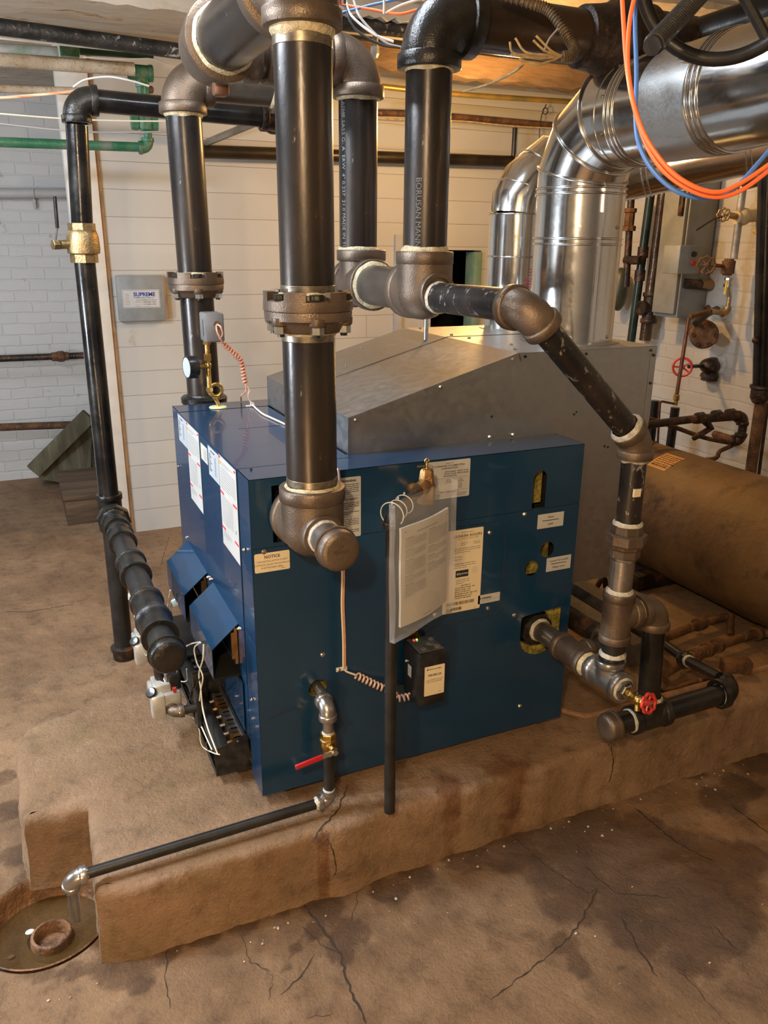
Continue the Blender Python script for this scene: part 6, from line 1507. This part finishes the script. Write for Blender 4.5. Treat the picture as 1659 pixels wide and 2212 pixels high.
MB().sph(P(1533, 790, 1.5), .052, 24, (1.1, 1, .8)).build('valve_body', RUSTDK, rw); MB().rev(P(1535, 800, 1.5), -Z, [(0, .03), (.02, .05), (.035, .052), (.036, .045), (.055, .045), (.056, .02)], 8).build('flange', RUSTDK, rw, 25)
pipe(rw, P(1520, 790, 1.5), P(1488, 792, 1.42), .010, MATBLACK, 'stem'); wheel(rw, P(1474, 793, 1.40), (-.7, -.7, .05), .046, .0062, REDPAINT, 5)
cp = thing('copper_riser', 'thin brown vertical pipe in front of the red handwheel, with a brass cock below', 'pipe', tuple(P(1470, 850, 1.3)))
pipe(cp, P(1488, 686, 1.3), P(1462, 852, 1.3), .0095, mat('brown_copper', (.22,.09,.05), (.12,.05,.03), 20, .4, .7)); MB().rev(P(1462, 852, 1.3), -Z, [(0, .011), (.004, .016), (.03, .016), (.032, .010), (.05, .012), (.055, .012)], 10).build('drain_cock', BRASS, cp, 30)
MB().tube(curve([P(1460, 873, 1.3), P(1440, 869, 1.3), P(1428, 868, 1.3), P(1425, 880, 1.3), P(1420, 970, 1.3)], 6), .006, 10).build('pipe', RUST, cp)
vpipe('short black pipe standing right of the hood, under the brass cock', 1459, 880, 1437, 1030, 1.5, .024, GLOSSBLACK, 'stub_pipe'); vpipe('short green-black pipe standing at the right edge of the hood', 1416, 865, 1398, 1030, 1.5, .022, GLOSSBLACK, 'stub_pipe')
# the brown valve train above the tank
vt = thing('valve_train', 'brown horizontal pipe with an old angled valve above the brown tank', 'pipe', tuple(P(1500, 910, 1.0)))
Q = lambda x, y, yy=1.0: at(x, y, 'y', yy)
pipe(vt, Q(1395, 918), Q(1500, 905), .0185, RUSTDK); pipe(vt, Q(1500, 906), Q(1600, 898), .021, RUSTDK)
for x, yy in ((1512, 903), (1548, 898), (1578, 895)): MB().rev(Q(x, yy), X, [(-.018, .02), (-.018, .028), (.018, .028), (.018, .02)], 8).build('coupling', RUSTDK, vt, 25)
elbow('elbow', vt, Q(1606, 899), -X, -Z, .021, RUSTDK); pipe(vt, Q(1606, 915), Q(1600, 950), .020, RUSTDK); elbow('elbow', vt, Q(1598, 955), Z, V((-.75, .6, .1)), .021, RUSTDK); pipe(vt, Q(1590, 952), Q(1545, 938, 1.25), .019, RUST)
MB().tube([Q(1520, 905), Q(1535, 925), Q(1510, 940), Q(1498, 948)], .021, 14, rf=lambda t: 1.1-.6*t).build('angle_valve', RUSTDK, vt)
t_, _ = run('old_pipe', 'brown pipe behind the valve train, bending down at its right end', 'pipe', [(1400,903),(1450,920),(1520,945),(1575,957),(1582,962),(1555,975),(1545,990),(1500,995)], 1.15, .011, RUST)
# soil pipe at the right edge
so_ = thing('soil_pipe', 'massive black cast-iron pipe at the right edge of the picture', 'pipe', tuple(at(1650, 800, 'y', .9)))
S_ = lambda x, y: at(x, y, 'y', .9)
pipe(so_, S_(1662, 300), S_(1645, 840), .040, GLOSSBLACK); MB().rev(S_(1646, 832), -Z, [(0, .04), (0, .052), (.012, .053), (.02, .045), (.06, .045), (.085, .030)], 32).build('hub', RUSTDK, so_)
pipe(so_, S_(1643, 870), S_(1620, 1030), .026, RUST, 'lower_pipe'); MB().sph(S_(1632, 735), .016, 12).build('lug', RUSTDK, so_)
vpipe('thin black pipe beside the massive one at the right edge', 1659, 870, 1637, 1040, .95, .008, RUSTDK)
run('wire', 'dark wire running from the cream valve to the electrical cabinet', 'cable', [(1560,468),(1540,475),(1505,497)], 1.35, .004, RUSTDK)
# pipes lying on the pad at the right
G_ = lambda x, y, z=.25: at(x, y, 'z', z)
la = thing('floor_pipe', 'rusty pipe lying on the pad behind the curb run, farther of the two', 'pipe', tuple(G_(1500, 1350)))
pipe(la, G_(1425, 1382), G_(1515, 1347), .017, RUST); MB().rev(G_(1505, 1350), G_(1515, 1347)-G_(1425, 1382), [(0, .017), (0, .026), (.04, .026), (.04, .017)], 20).build('coupling', RUST, la); pipe(la, G_(1515, 1347), G_(1575, 1330), .014, RUST); MB().sph(G_(1577, 1331), .018, 14).build('elbow', RUST, la); pipe(la, G_(1577, 1331), G_(1578, 1372, .21), .014, RUST)
lb_ = thing('floor_pipe', 'rusty pipe with several couplings lying on the pad, nearer of the two', 'pipe', tuple(G_(1500, 1410)))
pipe(lb_, G_(1432, 1455), G_(1475, 1430), .018, RUST); pipe(lb_, G_(1475, 1430), G_(1530, 1402), .022, RUST); pipe(lb_, G_(1530, 1402), G_(1640, 1365), .016, RUST); pipe(lb_, G_(1640, 1365), G_(1690, 1372), .018, RUST)
for x, y in ((1478, 1428), (1500, 1417), (1528, 1403), (1550, 1394), (1636, 1367)): MB().rev(G_(x, y), G_(1530, 1402)-G_(1475, 1430), [(-.012, .02), (-.012, .028), (.012, .028), (.012, .02)], 10).build('coupling', RUST, lb_, 30)
solo('metal_block', 'rusty rectangular metal block on the pad near the end of the curb run', 'block', MB().obox(G_(1590, 1438, .235), .10, .05, .05, (.9, -.43, 0), (.43, .9, 0), Z, .004), RUST)
solo('floor_pipe', 'long thin rusty rod lying on the pad along the curb', 'rod', MB().tube([G_(1430, 1492, .215), G_(1540, 1462, .215)], .008, 10), RUST)
# dark rails under the tank
RAILM = mat('dusty_dark_rail', (.06,.05,.042), (.11,.09,.07), 10, .8, bump=.5)
for i, x in enumerate((1.42, 1.52)):
    solo('rail', ['dark dusty timber rail on the pad between boiler and tank, nearer the boiler', 'dark dusty timber rail on the pad right beside the tank'][i], 'rail', MB().box((x, .25 if i else .2, PZ), (x+.07, 1.12, PZ+.09+.03*i), .006), RAILM)
for i, (px, py) in enumerate(((1272, 1200), (1395, 1250), (1300, 1236), (1440, 1275))):
    p = at(px, py, 'z', PZ+.10); p.z = PZ+.012
    if i == 2: solo('scrap_clamp', 'small rusty clamp lying on the dark rail behind the boiler', 'clamp', MB().tube(curve([p+V((-.05, 0, 0)), p+V((-.02, 0, .02)), p+V((.0, 0, .05)), p+V((.02, 0, .05)), p+V((.03, 0, .01))], 5), .012, 10), RUSTDK)
for o in bpy.data.objects:
    if '_w' in o: del o['_w']
